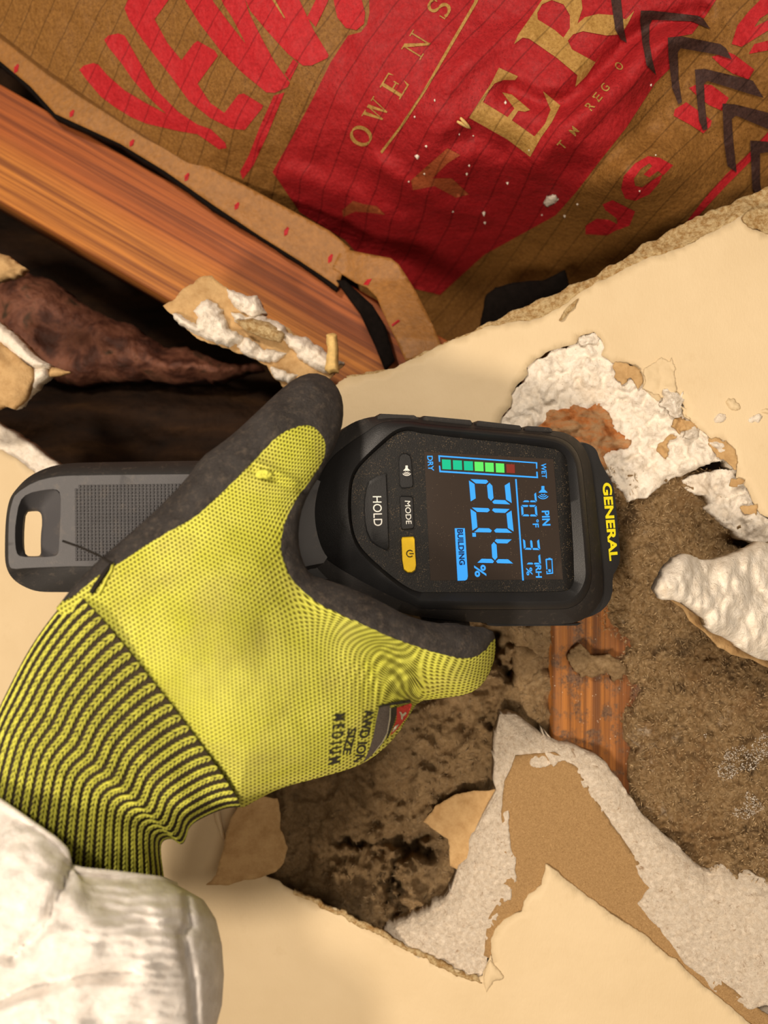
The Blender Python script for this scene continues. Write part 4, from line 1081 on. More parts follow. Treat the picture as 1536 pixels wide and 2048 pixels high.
# tip block with the brand lettering and the two contact pins
tip_poly = chaikin(A2([(1100, 330), (1180, 300), (1250, 318), (1295, 360), (1312, 420), (1350, 500), (1400, 580), (1425, 650), (1450, 900), (1462, 1060), (1470, 1180), (1440, 1250), (1412, 1290), (1412, 1440), (1350, 1540), (1250, 1595), (1180, 1600), (1150, 900)]), 1)
tp = densify(tip_poly, 5); tf = MP(tp[:, 0], tp[:, 1], -.0105); tc = tp.mean(0)
tq = tc + (tp - tc) * np.array([.975, .985])
tip = rings_mesh('tip_block', [back(tf, .016), back(tf, .0015), MP(tq[:, 0], tq[:, 1], -.0100)], M['abs'], meter, True, True)
mtext('brand_lettering', 'GENERAL', A2([(1332, 606), (1386, 1178), (1400, 604), (1450, 1172)]), -.0096, M['yellow_ink'], tip, .035)['label'] = 'yellow lettering reading GENERAL'
for py in (1010, 1085):
    p = MP(1218, py, -.021); u = np.array([1, MB, 0]) / MS
    tube('contact_pin', [p - u * .003, p, p + u * .002, p + u * .0032], [.0011, .0011, .0009, .0001], simple('steel_pin', srgb(150, 150, 150), .3, .6, 300, .05, 0), tip, 10)
# grip pads along the upper side
for qd in ([(12, 128), (30, 114), (376, 146), (392, 168), (390, 190), (12, 160)], [(402, 168), (428, 150), (738, 186), (752, 204), (750, 224), (404, 196)], [(760, 206), (790, 188), (950, 200), (975, 216), (970, 236), (762, 226)], [(-320, 120), (-290, 98), (-36, 110), (0, 134), (0, 158), (-320, 150)]):
    p = np.array(A2(qd)); a = MP(p[:, 0], p[:, 1], -.0062); c = p.mean(0); q = c + (p - c) * .93
    rings_mesh('grip_pad', [back(a, .016), back(a, .001), MP(q[:, 0], q[:, 1], -.0055)], M['rubber'], body, True, True, True, 30)

# handle with lanyard slot
h_out = chaikin(A3([(35, 850), (38, 650), (48, 530), (70, 430), (100, 380), (200, 270), (350, 197), (500, 168), (800, 162), (1440, 152), (1900, 148), (2400, 150), (2500, 500), (2500, 900), (2400, 1130), (1900, 1118), (1000, 1116), (450, 1112), (300, 1112), (230, 1098), (130, 1050), (70, 990), (42, 920)]), 1)
h_in = chaikin(A3([(60, 850), (62, 650), (68, 540), (90, 450), (112, 395), (250, 305), (400, 268), (550, 259), (1420, 250), (1900, 250), (2350, 252), (2420, 500), (2420, 820), (2350, 925), (1900, 920), (600, 920), (200, 935), (90, 945), (66, 920)]), 1)
slot = chaikin(A3([(185, 528), (240, 520), (300, 522), (310, 600), (298, 700), (298, 800), (302, 848), (240, 852), (182, 850), (170, 780), (172, 640)]), 1)
slot_o = chaikin(A3([(112, 610), (140, 450), (200, 390), (330, 362), (410, 358), (445, 390), (443, 560), (432, 780), (425, 835), (390, 852), (300, 858), (150, 856), (118, 825), (108, 720)]), 1)
HW = -.006
def prism_holed(name, outer, holes, w, depth, mat, parent, chamfer=.0012):
    p = densify(outer, 6); hs = [densify(h, 4) for h in holes]
    v, f = cdt_fill([p] + hs, interior(p, 30, hs))
    P = MP(v[:, 0], v[:, 1], w); n = len(P)
    B = P - MN * depth
    V = np.concatenate([P, B]); F = [tuple(t) for t in f] + [(t[2] + n, t[1] + n, t[0] + n) for t in f]
    for a, b in boundary_edges(f): F.append((b, a, a + n, b + n))
    o = mesh_obj(name, V, F, mat, parent, True)
    o.data.set_sharp_from_angle(angle=math.radians(35))
    return o
hp = densify(h_out, 6); hp_in = densify(h_in, 6)
HC2 = (330, 1052)
q0 = polar(h_out, HC2, 300); q1 = polar(h_in, HC2, 300)
a_s = MP(q0[:, 0], q0[:, 1], HW - .010)
def slot_wall(): return densify(slot, 4)
ringsides = [back(a_s, .012), a_s, MP(q0[:, 0], q0[:, 1], HW - .008), MP(q1[:, 0] * .8 + q0[:, 0] * .2, q1[:, 1] * .8 + q0[:, 1] * .2, HW - .0012), MP(q1[:, 0], q1[:, 1], HW - .0008), back(MP(q1[:, 0], q1[:, 1], HW - .0008), .0012)]
handle = rings_mesh('handle_shell', ringsides, M['rubber'], meter, False, False)
prism_holed('handle_back', q0, [slot], HW - .0205, .0015, M['rubber'], handle)
hpn = prism_holed('handle_face', h_in, [slot_o], HW, .0015, M['grip'], handle)
# sloped slot funnel from the face opening down to the slot
so = polar(slot_o, (75, 1065), 90); si = polar(slot, (65, 1065), 90)
rings_mesh('lanyard_slot', [MP(so[:, 0], so[:, 1], HW), MP(so[:, 0] * .95 + si[:, 0] * .05, so[:, 1] * .95 + si[:, 1] * .05, HW - .0010), MP(si[:, 0] * .85 + so[:, 0] * .15, si[:, 1] * .85 + so[:, 1] * .15, HW - .0055), MP(si[:, 0], si[:, 1], HW - .008), MP(si[:, 0], si[:, 1], HW - .021)], M['grip'], handle, False, False)
# raised dots of the grip
V = []; F = []
for r in range(22):
    for c in range(40):
        x = 152 + c * 7.35 + r * .05; y = 973 + r * 6.95 - c * .10
        if x > 440 or (c < 1 and r in (0,)): continue
        if x > 470 - max(0, (y - 960)) * 1.55: continue
        b = len(V); s = 2.7
        for dx, dy, k in ((-1, -1, 0), (1, -1, 0), (1, 1, 0), (-1, 1, 0), (-.4, -.4, 1), (.4, -.4, 1), (.4, .4, 1), (-.4, .4, 1)):
            V.append(MP(x + dx * s, y + dy * s, HW + (.00075 if k else -.0001)))
        F += [(b, b + 1, b + 5, b + 4), (b + 1, b + 2, b + 6, b + 5), (b + 2, b + 3, b + 7, b + 6), (b + 3, b, b + 4, b + 7), (b + 4, b + 5, b + 6, b + 7)]
dots = mesh_obj('grip_dots', V, F, M['grip'], handle, False); dots['kind'] = 'stuff'
# neck between handle and head
neck = chaikin([(560, 925), (640, 905), (720, 880), (760, 1000), (760, 1120), (720, 1190), (640, 1165), (560, 1180)], 1)
nk = densify(neck, 6); na = MP(nk[:, 0], nk[:, 1], -.012)
rings_mesh('neck', [back(na, .014), na, MP(640 + (nk[:, 0] - 640) * .9, 1045 + (nk[:, 1] - 1045) * .9, -.008)], M['abs'], meter, True, True)
# lower side rib seen under the head
rib = A2([(470, 1612), (1060, 1640), (1180, 1632), (1150, 1650), (560, 1655), (500, 1650)])
p = np.array(rib); a = MP(p[:, 0], p[:, 1], -.011); rings_mesh('side_rib', [back(a, .012), a], M['abs'], body, True, True, False)

# buttons
PW = -.0030
hold = plate('hold_button', A1([(818, 642), (760, 660), (690, 705), (662, 770), (648, 870), (645, 960), (652, 1060), (668, 1150), (705, 1232), (770, 1275), (850, 1312), (862, 1290), (850, 900), (838, 640)]), PW, PW + .0014, M['button'], meter)
mtext('button_lettering', 'HOLD', A1([(720, 838), (730, 1098), (796, 838), (806, 1096)]), PW + .00165, M['white_ink'], hold, .0)
sb = plate('sound_button', A1([(948, 540), (955, 490), (975, 466), (1010, 462), (1045, 480), (1056, 520), (1062, 620), (1073, 745), (1064, 764), (1000, 770), (970, 768), (956, 740)]), PW, PW + .0013, M['button'], meter)
mb = plate('mode_button', A1([(957, 850), (966, 836), (1060, 840), (1070, 852), (1080, 1110), (1072, 1124), (985, 1132), (972, 1120)]), PW, PW + .0013, M['button'], meter)
mtext('button_lettering', 'MODE', A1([(1000, 878), (1012, 1082), (1048, 880), (1060, 1080)]), PW + .00155, M['white_ink'], mb, .0)
pb = plate('power_button', A1([(970, 1215), (978, 1195), (1075, 1190), (1087, 1205), (1092, 1330), (1100, 1440), (1092, 1485), (1062, 1507), (1025, 1507), (992, 1480), (978, 1400)]), PW, PW + .0016, M['yellow_button'], meter)
def ring_poly(cx, cy, r0, r1, a0, a1, n=14, sx=1, sy=1):
    o = [(cx + sx * r1 * math.cos(math.radians(a0 + (a1 - a0) * k / n)), cy + sy * r1 * math.sin(math.radians(a0 + (a1 - a0) * k / n))) for k in range(n + 1)]
    i = [(cx + sx * r0 * math.cos(math.radians(a0 + (a1 - a0) * k / n)), cy + sy * r0 * math.sin(math.radians(a0 + (a1 - a0) * k / n))) for k in range(n + 1)]
    return o + i[::-1]
flatpoly('power_symbol', [A1(ring_poly(1045, 1338, 25, 33, 40, 320)), A1([(1040, 1334), (1078, 1334), (1078, 1342), (1040, 1342)])], PW + .00185, M['black_ink'], pb)
def speaker_icon(x, y, s, fn):
    a = fn([(x - 30 * s, y - 20 * s), (x - 30 * s, y + 18 * s), (x - 20 * s, y + 22 * s)])
    body_ = fn([(x + 10 * s, y - 48 * s), (x + 10 * s, y - 22 * s), (x + 32 * s, y - 2 * s), (x + 32 * s, y + 2 * s), (x - 32 * s, y + 2 * s), (x - 32 * s, y - 2 * s), (x - 12 * s, y - 22 * s), (x - 12 * s, y - 48 * s)])
    arcs = [fn(ring_poly(x, y + 2 * s, r, r + 7 * s, 35, 145, 10)) for r in (14 * s, 28 * s, 42 * s)]
    return [body_] + arcs
flatpoly('sound_symbol', speaker_icon(1017, 615, .92, A1), PW + .00155, M['white_ink'], sb)

# display: glass and lit marks
glass = A2([(30, 378), (976, 432), (1046, 1312), (76, 1320)])
lcd = plate('display_glass', glass, PW, PW + .0002, M['lcd'], meter, .999)
LW = PW + .00045
def lit(name, polys, mat): return flatpoly(name, [A2(p) for p in polys], LW, M[mat], lcd)
SEG = {'a': [(.06, 1), (.94, 1), (.80, .87), (.20, .87)], 'd': [(.06, 0), (.94, 0), (.80, .13), (.20, .13)],
       'g': [(.12, .5), (.24, .565), (.76, .565), (.88, .5), (.76, .435), (.24, .435)],
       'f': [(0, .96), (.17, .84), (.17, .59), (.08, .525), (0, .56)], 'b': [(1, .96), (.83, .84), (.83, .59), (.92, .525), (1, .56)],
       'e': [(0, .04), (.17, .16), (.17, .41), (.08, .475), (0, .44)], 'c': [(1, .04), (.83, .16), (.83, .41), (.92, .475), (1, .44)]}
DIG = {'2': 'abged', '0': 'abcdef', '4': 'fgbc', '7': 'abc', '3': 'abgcd'}
def digit(ch, quad):
    polys = []
    for s in DIG[ch]:
        v = np.array(SEG[s]); p = quad_map(v, *quad); polys.append([tuple(q) for q in p])
    return lit('display_digit', polys, 'blue')
digit('2', [(357, 578), (372, 752), (655, 592), (672, 764)])
digit('0', [(368, 786), (384, 966), (668, 798), (686, 972)])
digit('4', [(395, 1014), (408, 1190), (682, 1020), (692, 1196)])
digit('7', [(742, 676), (748, 746), (848, 672), (856, 748)])
digit('0', [(738, 768), (744, 850), (852, 768), (860, 852)])
digit('3', [(752, 1012), (760, 1094), (870, 1014), (880, 1098)])
digit('7', [(770, 1124), (776, 1202), (878, 1124), (886, 1204)])
lit('decimal_point', [[(382, 972), (408, 972), (410, 1000), (384, 1000)]], 'blue')
def ltext(s, quad, mat='blue', w=LW, bold=.0, name='display_lettering'):
    q = A2(quad); return mtext(name, s, q, w, M[mat], lcd, bold)
ltext('%', [(395, 1205), (402, 1296), (480, 1205), (486, 1292)], bold=.02)
ltext('%', [(776, 1224), (780, 1284), (820, 1224), (824, 1282)], bold=.02)
ltext('DRY', [(52, 408), (62, 518), (92, 408), (102, 518)], bold=.02)
ltext('WET', [(884, 462), (892, 572), (922, 464), (928, 572)], bold=.02)
ltext('PIN', [(890, 810), (896, 920), (944, 808), (955, 918)], bold=.03)
ltext('°F', [(822, 876), (826, 932), (868, 872), (872, 932)], bold=.02)
ltext('RH', [(844, 1208), (848, 1300), (886, 1208), (892, 1300)], bold=.03)
lit('building_tag', [[(254, 938), (328, 938), (350, 1290), (344, 1312), (330, 1320), (275, 1322)]], 'blue')
ltext('BUILDING', [(270, 944), (288, 1208), (314, 944), (330, 1206)], 'blue_dark', LW + .0002, .035)
lit('divider_line', [[(696, 578), (707, 578), (760, 1320), (748, 1320)]], 'blue')
lit('scale_bracket', [[(134, 404), (858, 456), (858, 502), (850, 502), (848, 464), (146, 416), (148, 452), (138, 452)], [(138, 480), (148, 480), (152, 516), (852, 560), (850, 524), (860, 524), (864, 572), (142, 528)]], 'blue')
lit('sound_symbol', speaker_icon(900, 676, .98, lambda p: p), 'blue')
lit('battery_symbol', [[(926, 1160), (940, 1160), (940, 1155), (956, 1155), (956, 1160), (968, 1160), (974, 1270), (926, 1275), (924, 1250), (931, 1250), (932, 1266), (966, 1262), (962, 1170), (928, 1170), (932, 1240), (924, 1240), (918, 1164)], [(938, 1238), (956, 1238), (958, 1258), (940, 1258)]], 'blue')
bars = [(160, 225, 434, 508), (240, 306, 440, 511), (320, 386, 446, 516), (398, 463, 451, 521), (475, 538, 457, 526), (553, 615, 462, 531), (630, 692, 468, 535)]
for k, (a, b, c, d) in enumerate(bars):
    lit('scale_bar', [[(a, c), (b, c + 3), (b + 3, d + 1), (a + 3, d - 2)]], 'teal' if k < 3 else ('green' if k < 6 else 'redbar'))
# ------------------------------------------------------------------ gloved hand and sleeve
person = empty('person', W(60, 2300, .25).tolist())
tag(person, 'gloved hand in yellow green knit glove and white sleeve gripping the meter', 'person')
g_sil = chaikin([(100, 1232), (150, 1168), (195, 1122), (230, 1092), (300, 1032), (370, 962), (402, 915), (440, 888), (470, 865), (520, 818), (560, 780), (592, 755), (626, 744), (660, 755), (682, 785), (688, 820), (683, 860), (665, 905), (640, 950), (615, 990), (600, 1030), (596, 1080), (604, 1120), (620, 1150), (655, 1160), (700, 1175), (760, 1202), (810, 1230), (860, 1245), (920, 1250), (984, 1256), (993, 1285), (987, 1330), (966, 1370), (935, 1390), (880, 1397), (838, 1402), (822, 1425), (795, 1470), (760, 1505), (725, 1528), (690, 1541), (640, 1555), (560, 1576), (510, 1602), (482, 1618), (452, 1606), (420, 1560), (300, 1420), (190, 1300)], 1)
g_sil = np.array(g_sil)
yel = chaikin([(150, 1190), (195, 1152), (240, 1126), (290, 1092), (340, 1062), (390, 1036), (440, 990), (480, 950), (520, 908), (555, 872), (590, 853), (622, 850), (645, 868), (653, 898), (642, 932), (615, 967), (590, 1002), (570, 1042), (560, 1085), (568, 1130), (588, 1165), (620, 1196), (660, 1220), (720, 1246), (770, 1270), (830, 1292), (890, 1311), (935, 1319), (968, 1306), (985, 1280), (1010, 1262)], 1, False)
front = [(625, 790, .266), (600, 870, .257), (640, 850, .262), (530, 950, .250), (440, 1050, .243), (330, 1150, .236), (220, 1180, .238), (200, 1260, .232), (300, 1250, .229), (450, 1240, .229), (420, 1400, .224), (330, 1330, .225), (520, 1130, .241), (575, 1090, .251), (600, 1190, .248), (590, 1300, .236), (700, 1270, .246), (800, 1300, .254), (900, 1330, .264), (970, 1300, .272), (700, 1400, .246), (600, 1450, .236), (500, 1500, .230), (770, 1430, .258), (832, 1385, .268), (640, 1520, .245), (470, 1580, .236), (740, 1490, .258), (400, 1500, .226)]
_F = RBF([c[:2] for c in front], [c[2] for c in front], .0005)
_R = RBF([(640, 800), (560, 900), (480, 980), (380, 1060), (250, 1150), (600, 1080), (700, 1220), (900, 1300), (800, 1450), (600, 1520), (450, 1580), (300, 1300)], [62, 60, 62, 60, 55, 45, 50, 60, 90, 110, 120, 90], .01)
_K = RBF([(640, 800), (480, 980), (300, 1120), (600, 1080), (750, 1240), (950, 1320), (800, 1450), (600, 1530), (450, 1580)], [1.05, 1.0, .9, .9, 1.0, 1.2, 1.6, 1.9, 1.7], .01)
fold = [(838, 1402), (812, 1365), (792, 1330)]
def gloveD(px, py, d):
    F = _F(px, py); Rp = np.clip(_R(px, py), 35, 130); K = np.clip(_K(px, py), .8, 2)
    t = np.clip(d / Rp, 0, 1)
    rise = Rp * F / FPX * K * (1 - np.sqrt(np.clip(1 - (1 - t) ** 2, 0, 1)))
    D = F + rise
    near = np.exp(-(((px - 790) / 80) ** 2 + ((py - 1345) / 60) ** 2))
    D = D + .0014 * np.exp(-(dist_to(px, py, np.array(fold, float), False) / 9) ** 2)
    D = D + .0008 * near * np.sin((dist_to(px, py, np.array([(838., 1402.), (840., 1403.)]), False)) * .35)
    D = D + .0008 * fbm(px, py, 120, 3, 101) + .0020 * np.exp(-(dist_to(px, py, np.array([(505., 935.), (560., 960.), (610., 985.)]), False) / 9) ** 2) - .0022 * np.exp(-(dist_to(px, py, np.array([(500., 925.), (540., 940.), (590., 968.)]), False) / 9) ** 2)
    return D
def gloveP(px, py):
    d = np.where(inside(px, py, g_sil), dist_to(px, py, g_sil), 0)
    return gloveD(px, py, d)
b = densify(g_sil, 4.5)
extra = []
for off in (2.5, 6, 11, 18):
    q = densify(g_sil, 6 + off * .3); nrm = np.roll(q, -1, 0) - np.roll(q, 1, 0); nrm = np.stack([-nrm[:, 1], nrm[:, 0]], 1); nrm /= np.linalg.norm(nrm, axis=1)[:, None] + 1e-9
    for s in (1, -1):
        c = q + nrm * off * s
        k = inside(c[:, 0], c[:, 1], g_sil); c = c[k]
        k = dist_to(c[:, 0], c[:, 1], g_sil) > off * .8
        extra.append(c[k])
inner = interior(b, 5.5, margin=3.6, seed=90)
pts = np.concatenate(extra + [inner])
line = densify(yel, 4, False); line = line[inside(line[:, 0], line[:, 1], g_sil)]
line = line + .9 * np.stack([fbm(line[:, 0], line[:, 1], 9, 2, 3), fbm(line[:, 0], line[:, 1], 9, 2, 4)], 1)
pts = pts[dist_to(pts[:, 0], pts[:, 1], line, False) > 2.2]
v2, f2_ = cdt_fill([b], pts, [line])
dd = np.where(inside(v2[:, 0], v2[:, 1], b), dist_to(v2[:, 0], v2[:, 1], b), 0)
Df = gloveD(v2[:, 0], v2[:, 1], dd)
Fm = _F(v2[:, 0], v2[:, 1]); Rp = np.clip(_R(v2[:, 0], v2[:, 1]), 35, 130); Km = np.clip(_K(v2[:, 0], v2[:, 1]), .8, 2)
edge_depth = Rp * Fm / FPX * Km
Db = 2 * (Fm + edge_depth) - Df                       # palm side mirrors the back of the hand
Db = np.minimum(Db, np.where(v2[:, 1] < 1190, MA / (1 - MB * (v2[:, 0] - 768) / FPX) + .002, 9))
Db = np.maximum(Db, Df)
# which triangles are uncoated knit
yel_poly = list(map(tuple, line)) + [(1040, 1262), (1040, 1700), (100, 1700), (60, 1232)]
cen = v2[f2_].mean(1)
isy = inside(cen[:, 0], cen[:, 1], yel_poly)
streams = [([(200, 1150), (340, 1060), (480, 950), (560, 862)], 0), ([(250, 1230), (420, 1110), (540, 985), (625, 885)], 70), ([(300, 1290), (450, 1180), (540, 1080), (580, 1010), (650, 930)], 128),
           ([(350, 1360), (510, 1250), (590, 1200), (690, 1240), (800, 1290), (930, 1325)], 205), ([(390, 1420), (560, 1330), (680, 1285), (760, 1297), (805, 1340), (836, 1395)], 285),
           ([(430, 1490), (600, 1400), (720, 1350), (785, 1365), (825, 1408)], 355), ([(470, 1570), (620, 1500), (740, 1430), (815, 1425)], 440),
           ([(845, 1330), (930, 1345), (982, 1310)], 236), ([(850, 1370), (930, 1368), (975, 1345)], 268), ([(855, 1396), (920, 1390), (960, 1375)], 292)]
sp_, su_ = [], []
for ln, val in streams:
    for q in densify(ln, 45, False): sp_.append(tuple(q)); su_.append(val)
_U = RBF(sp_, su_, .002)
uu = _U(v2[:, 0], v2[:, 1]); vv_ = v2[:, 0] * .79 - v2[:, 1] * .61
UV = np.stack([uu, vv_], 1)
def submesh(P, faces):
    used = np.unique(np.concatenate([np.array(f) for f in faces])); mp = -np.ones(len(P), int); mp[used] = np.arange(len(used))
    return used, [tuple(mp[list(f)]) for f in faces]
Pf = W(v2[:, 0], v2[:, 1], Df); Pb = W(v2[:, 0], v2[:, 1], Db)
ky = [tuple(t) for t in f2_[isy]]
used, fy = submesh(Pf, ky)
knit = mesh_obj('glove', Pf[used], fy, M['knit'], person, True, UV[used])
knit['label'] = 'yellow green knitted work glove'
# coating: uncovered front margin (slightly proud) plus the whole palm side
n = len(Pf)
lift = .0005 * np.clip(dist_to(v2[:, 0], v2[:, 1], line, False) / 4, 0, 1)
Pc = W(v2[:, 0], v2[:, 1], Df - lift + .0004 * fbm(v2[:, 0], v2[:, 1], 14, 3, 5))
allP = np.concatenate([Pc, Pb])
cf = [tuple(t) for t in f2_[~isy]] + [(t[2] + n, t[1] + n, t[0] + n) for t in f2_]
cf += [(b_, a_, a_ + n, b_ + n) for a_, b_ in boundary_edges(f2_)]
used, fc = submesh(allP, cf)
coat = mesh_obj('palm_coating', allP[used], fc, M['nitrile'], knit)
coat['label'] = 'dark grey rubber palm coating'
# four fingers wrapped behind the meter, closed on its back
def fingerP(x, y, D): return W(x, y, D)
fing = [[(860, 1330, .292), (900, 1300, .312), (890, 1230, .335), (850, 1150, .345), (800, 1080, .346), (760, 1030, .345)],
        [(740, 1390, .292), (770, 1340, .316), (750, 1260, .338), (710, 1170, .343), (660, 1080, .342), (620, 1020, .340)],
        [(660, 1440, .292), (690, 1380, .318), (650, 1290, .338), (590, 1190, .340), (530, 1090, .338), (490, 1030, .335)],
        [(560, 1470, .290), (590, 1420, .314), (540, 1320, .335), (480, 1220, .336), (430, 1120, .334), (400, 1070, .332)]]
for k, ch in enumerate(fing):
    cpts = np.array([W(*c) for c in ch])
    t = np.linspace(0, len(ch) - 1, 26); 
    sm = np.stack([np.interp(t, np.arange(len(ch)), cpts[:, j]) for j in range(3)], 1)
    for _ in range(6): sm[1:-1] = (sm[:-2] + 2 * sm[1:-1] + sm[2:]) / 4
    r0 = (.0105, .0105, .010, .0088)[k]
    rad = [r0 * (1.05 - .22 * i / 25) for i in range(26)]
    rad[0] *= .7; rad[-1] = .001; rad[-2] = r0 * .5; rad[-3] = r0 * .70
    tube('finger', sm, rad, M['nitrile'], knit, 14)

# printed size mark on the back of the hand
K8 = lambda p: crop(640, 1300, 4.042, p)
def gtext(s, quad, mat, bold=.03, name='printed_mark'):
    v, f = text_mesh(s, bold); p = quad_map(v, *K8(quad))
    D = gloveP(p[:, 0], p[:, 1]) - .0005
    return mesh_obj(name, W(p[:, 0], p[:, 1], D), f, mat, knit, False)
gtext('M E D I U M', [(112, 520), (62, 935), (208, 512), (162, 910)], M['print_dark'])
gtext('SIZE', [(225, 640), (180, 845), (300, 630), (246, 850)], M['print_dark'])
gtext('AWD ION', [(358, 490), (272, 910), (448, 470), (346, 915)], M['print_dark'])
def gpoly(pl, mat, lift=.0004, name='printed_badge'):
    p = np.array(K8(pl)); bb = densify(p, 4); v, f = cdt_fill([bb], interior(bb, 6))
    D = gloveP(v[:, 0], v[:, 1]) - lift
    return mesh_obj(name, W(v[:, 0], v[:, 1], D), [tuple(t) for t in f], mat, knit)
gpoly([(478, 458), (562, 446), (572, 480), (562, 560), (540, 680), (500, 765), (420, 850), (350, 912), (392, 820), (430, 700), (456, 560)], M['print_grey'])
gpoly([(470, 452), (600, 420), (728, 402), (735, 424), (620, 442), (562, 448), (474, 466)], M['print_dark'], .0005)
gpoly([(575, 470), (620, 458), (620, 520), (596, 600), (560, 690), (520, 750), (548, 680), (570, 560)], M['print_dark'], .0005)
gpoly([(622, 466), (738, 430), (742, 450), (705, 540), (650, 610), (600, 665), (565, 694), (592, 630), (618, 560)], M['print_red'], .0005)
gpoly([(640, 500), (655, 500), (668, 520), (690, 500), (702, 512), (672, 540), (668, 565), (655, 560), (655, 530)], M['print_pale'], .0008)
gpoly([(590, 640), (612, 610), (640, 600), (612, 640), (585, 668)], M['print_pale'], .0008)
gpoly([(564, 470), (573, 470), (570, 560), (548, 670), (510, 745), (440, 830), (434, 830), (500, 745), (540, 670), (560, 560)], M['print_pale'], .0009)

# knitted wrist: dark tube with lime V stitches
Lc = chaikin([(150, 1186), (118, 1214), (62, 1290), (20, 1370), (-18, 1450), (-42, 1530), (-60, 1620), (-80, 1720)], 2, False)
Rc = chaikin([(480, 1614), (452, 1616), (412, 1632), (378, 1652), (372, 1680), (362, 1692), (345, 1676), (322, 1682), (322, 1712), (327, 1745), (332, 1790), (340, 1850)], 2, False)
def at_t(curve, t):
    c = np.array(curve); s = np.concatenate([[0], np.cumsum(np.hypot(*np.diff(c, axis=0).T))]); s /= s[-1]
    return np.stack([np.interp(t, s, c[:, 0]), np.interp(t, s, c[:, 1])], -1)
def cuffP(t, th, off=0.0):
    """t along the wrist 0..1, th 0..pi over the visible side (left to right edge), pi..2pi behind"""
    t = np.asarray(t, float); th = np.asarray(th, float)
    l = at_t(Lc, t); r = at_t(Rc, t)
    mid = (l + r) / 2; hf = (l - r) / 2
    c = np.cos(th)
    p = mid + hf * c[..., None]
    bow = 16 * np.sin(th) * (1 - t) ; nrm = np.array([.79, -.61])
    p = p + bow[..., None] * nrm * np.where(np.sin(th) > 0, 1, 0)[..., None]
    Dc = .256 + .006 * t + .006 * c * -1
    dep = np.where(np.sin(th) > 0, .030, .022) * (1 - .12 * t)
    wr = .0016 * np.sin(t * 26 + 2.5 * np.cos(th)) * np.clip((.3 - c) / 1.3, 0, 1)
    D = Dc - (dep + off) * np.sign(np.sin(th)) * np.abs(np.sin(th)) ** .9 + wr
    return W(p[..., 0], p[..., 1], D)
NT, NH = 70, 120
tt, hh = np.meshgrid(np.linspace(0, 1, NT), np.linspace(0, 2 * math.pi, NH, endpoint=False), indexing='ij')
P = cuffP(tt, hh).reshape(-1, 3)
F = []
for i in range(NT - 1):
    for k in range(NH):
        F.append((i * NH + k, i * NH + (k + 1) % NH, (i + 1) * NH + (k + 1) % NH, (i + 1) * NH + k))
cuff = mesh_obj('knit_cuff', P, F, M['cuff_dark'], knit)
cuff['label'] = 'ribbed charcoal and lime knit cuff'
V = []; F = []
NRIB = 25; NROW = 44
def stitch(t0, th0, t1, th1, wt, hgt):
    """one leaf shaped loop lying from (t0,th0) to (t1,th1) on the cuff"""
    ts = np.array([t0, t0 + (t1 - t0) * .3, t0 + (t1 - t0) * .7, t1]); hs = np.array([th0, th0 + (th1 - th0) * .35, th0 + (th1 - th0) * .7, th1])
    base = cuffP(ts, hs, .0002); topc = cuffP(ts, hs, hgt)
    side = cuffP(ts + .004, hs, .0002) - base
    ax = base[-1] - base[0]; ax = ax / (np.linalg.norm(ax) + 1e-9)
    nn = topc - base
    bi = np.cross(ax, nn[1]); bi /= np.linalg.norm(bi) + 1e-9
    w = np.array([.35, 1, 1, .35])[:, None] * wt
    b0 = len(V)
    for a in range(4):
        V.extend([base[a] - bi * w[a], topc[a] - bi * w[a] * .4, topc[a] + bi * w[a] * .4, base[a] + bi * w[a]])
    for a in range(3):
        for k in range(3):
            F.append((b0 + a * 4 + k, b0 + a * 4 + k + 1, b0 + a * 4 + k + 5, b0 + a * 4 + k + 4))
    F.append((b0, b0 + 1, b0 + 2, b0 + 3)); F.append((b0 + 15, b0 + 14, b0 + 13, b0 + 12))
for r in range(NRIB):
    hc = math.acos(1 - 2 * (r + .5) / NRIB * 1.0) * .55 + (r + .5) / NRIB * math.pi * .45
    dh = .031
    for q in range(NROW):
        t0 = q / NROW; t1 = (q + 1.25) / NROW
        if t1 > 1: continue
        t0 += .003 * random.uniform(-1, 1)
        wt = .00027 * random.uniform(.85, 1.15)
        stitch(t1, hc - dh, t0, hc - .004, wt, .0013)
        stitch(t1, hc + dh, t0, hc + .004, wt, .0013)
st = mesh_obj('cuff_stitches', V, F, M['yarn'], cuff); st['kind'] = 'stuff'; st['label'] = 'lime yarn rib stitches'
# knot of yarn on the thumb seam
kn = []
for k in range(40):
    a = k * .9; rr_ = 9 - .12 * k
    x = 528 + 1.2 * math.sin(k * .5) * 6 + rr_ * math.cos(a); y = 948 + rr_ * .7 * math.sin(a)
    kn.append(W(x, y, float(gloveP(np.array([x]), np.array([y]))[0]) - .0016 - .0012 * math.sin(k * .7) ** 2))
tube('yarn_knot', kn, .0008, M['yarn'], knit, 6)
# loose black seam thread
def gp(x, y, lift): return W(x, y, float(gloveP(np.array([x]), np.array([y]))[0]) - lift)
th_pts = [W(126, 1082, .2585), W(140, 1087, .257), W(160, 1094, .255), W(178, 1102, .253), W(196, 1110, .251), gp(215., 1121., .0035), gp(226., 1128., .0012)]
tube('loose_thread', th_pts, .00042, M['thread'], knit, 6)
tube('loose_thread', [gp(x, y, .0012) for x, y in ((224., 1126.), (214., 1140.), (205., 1152.), (198., 1162.), (190., 1174.), (182., 1186.))], [.0005, .0007, .0009, .0008, .0009, .0007], M['thread'], knit, 6)
tube('loose_thread', [gp(x, y, .0010) for x, y in ((226., 1126.), (222., 1142.), (212., 1158.), (206., 1172.), (196., 1190.))], .0004, M['yarn'], knit, 6)

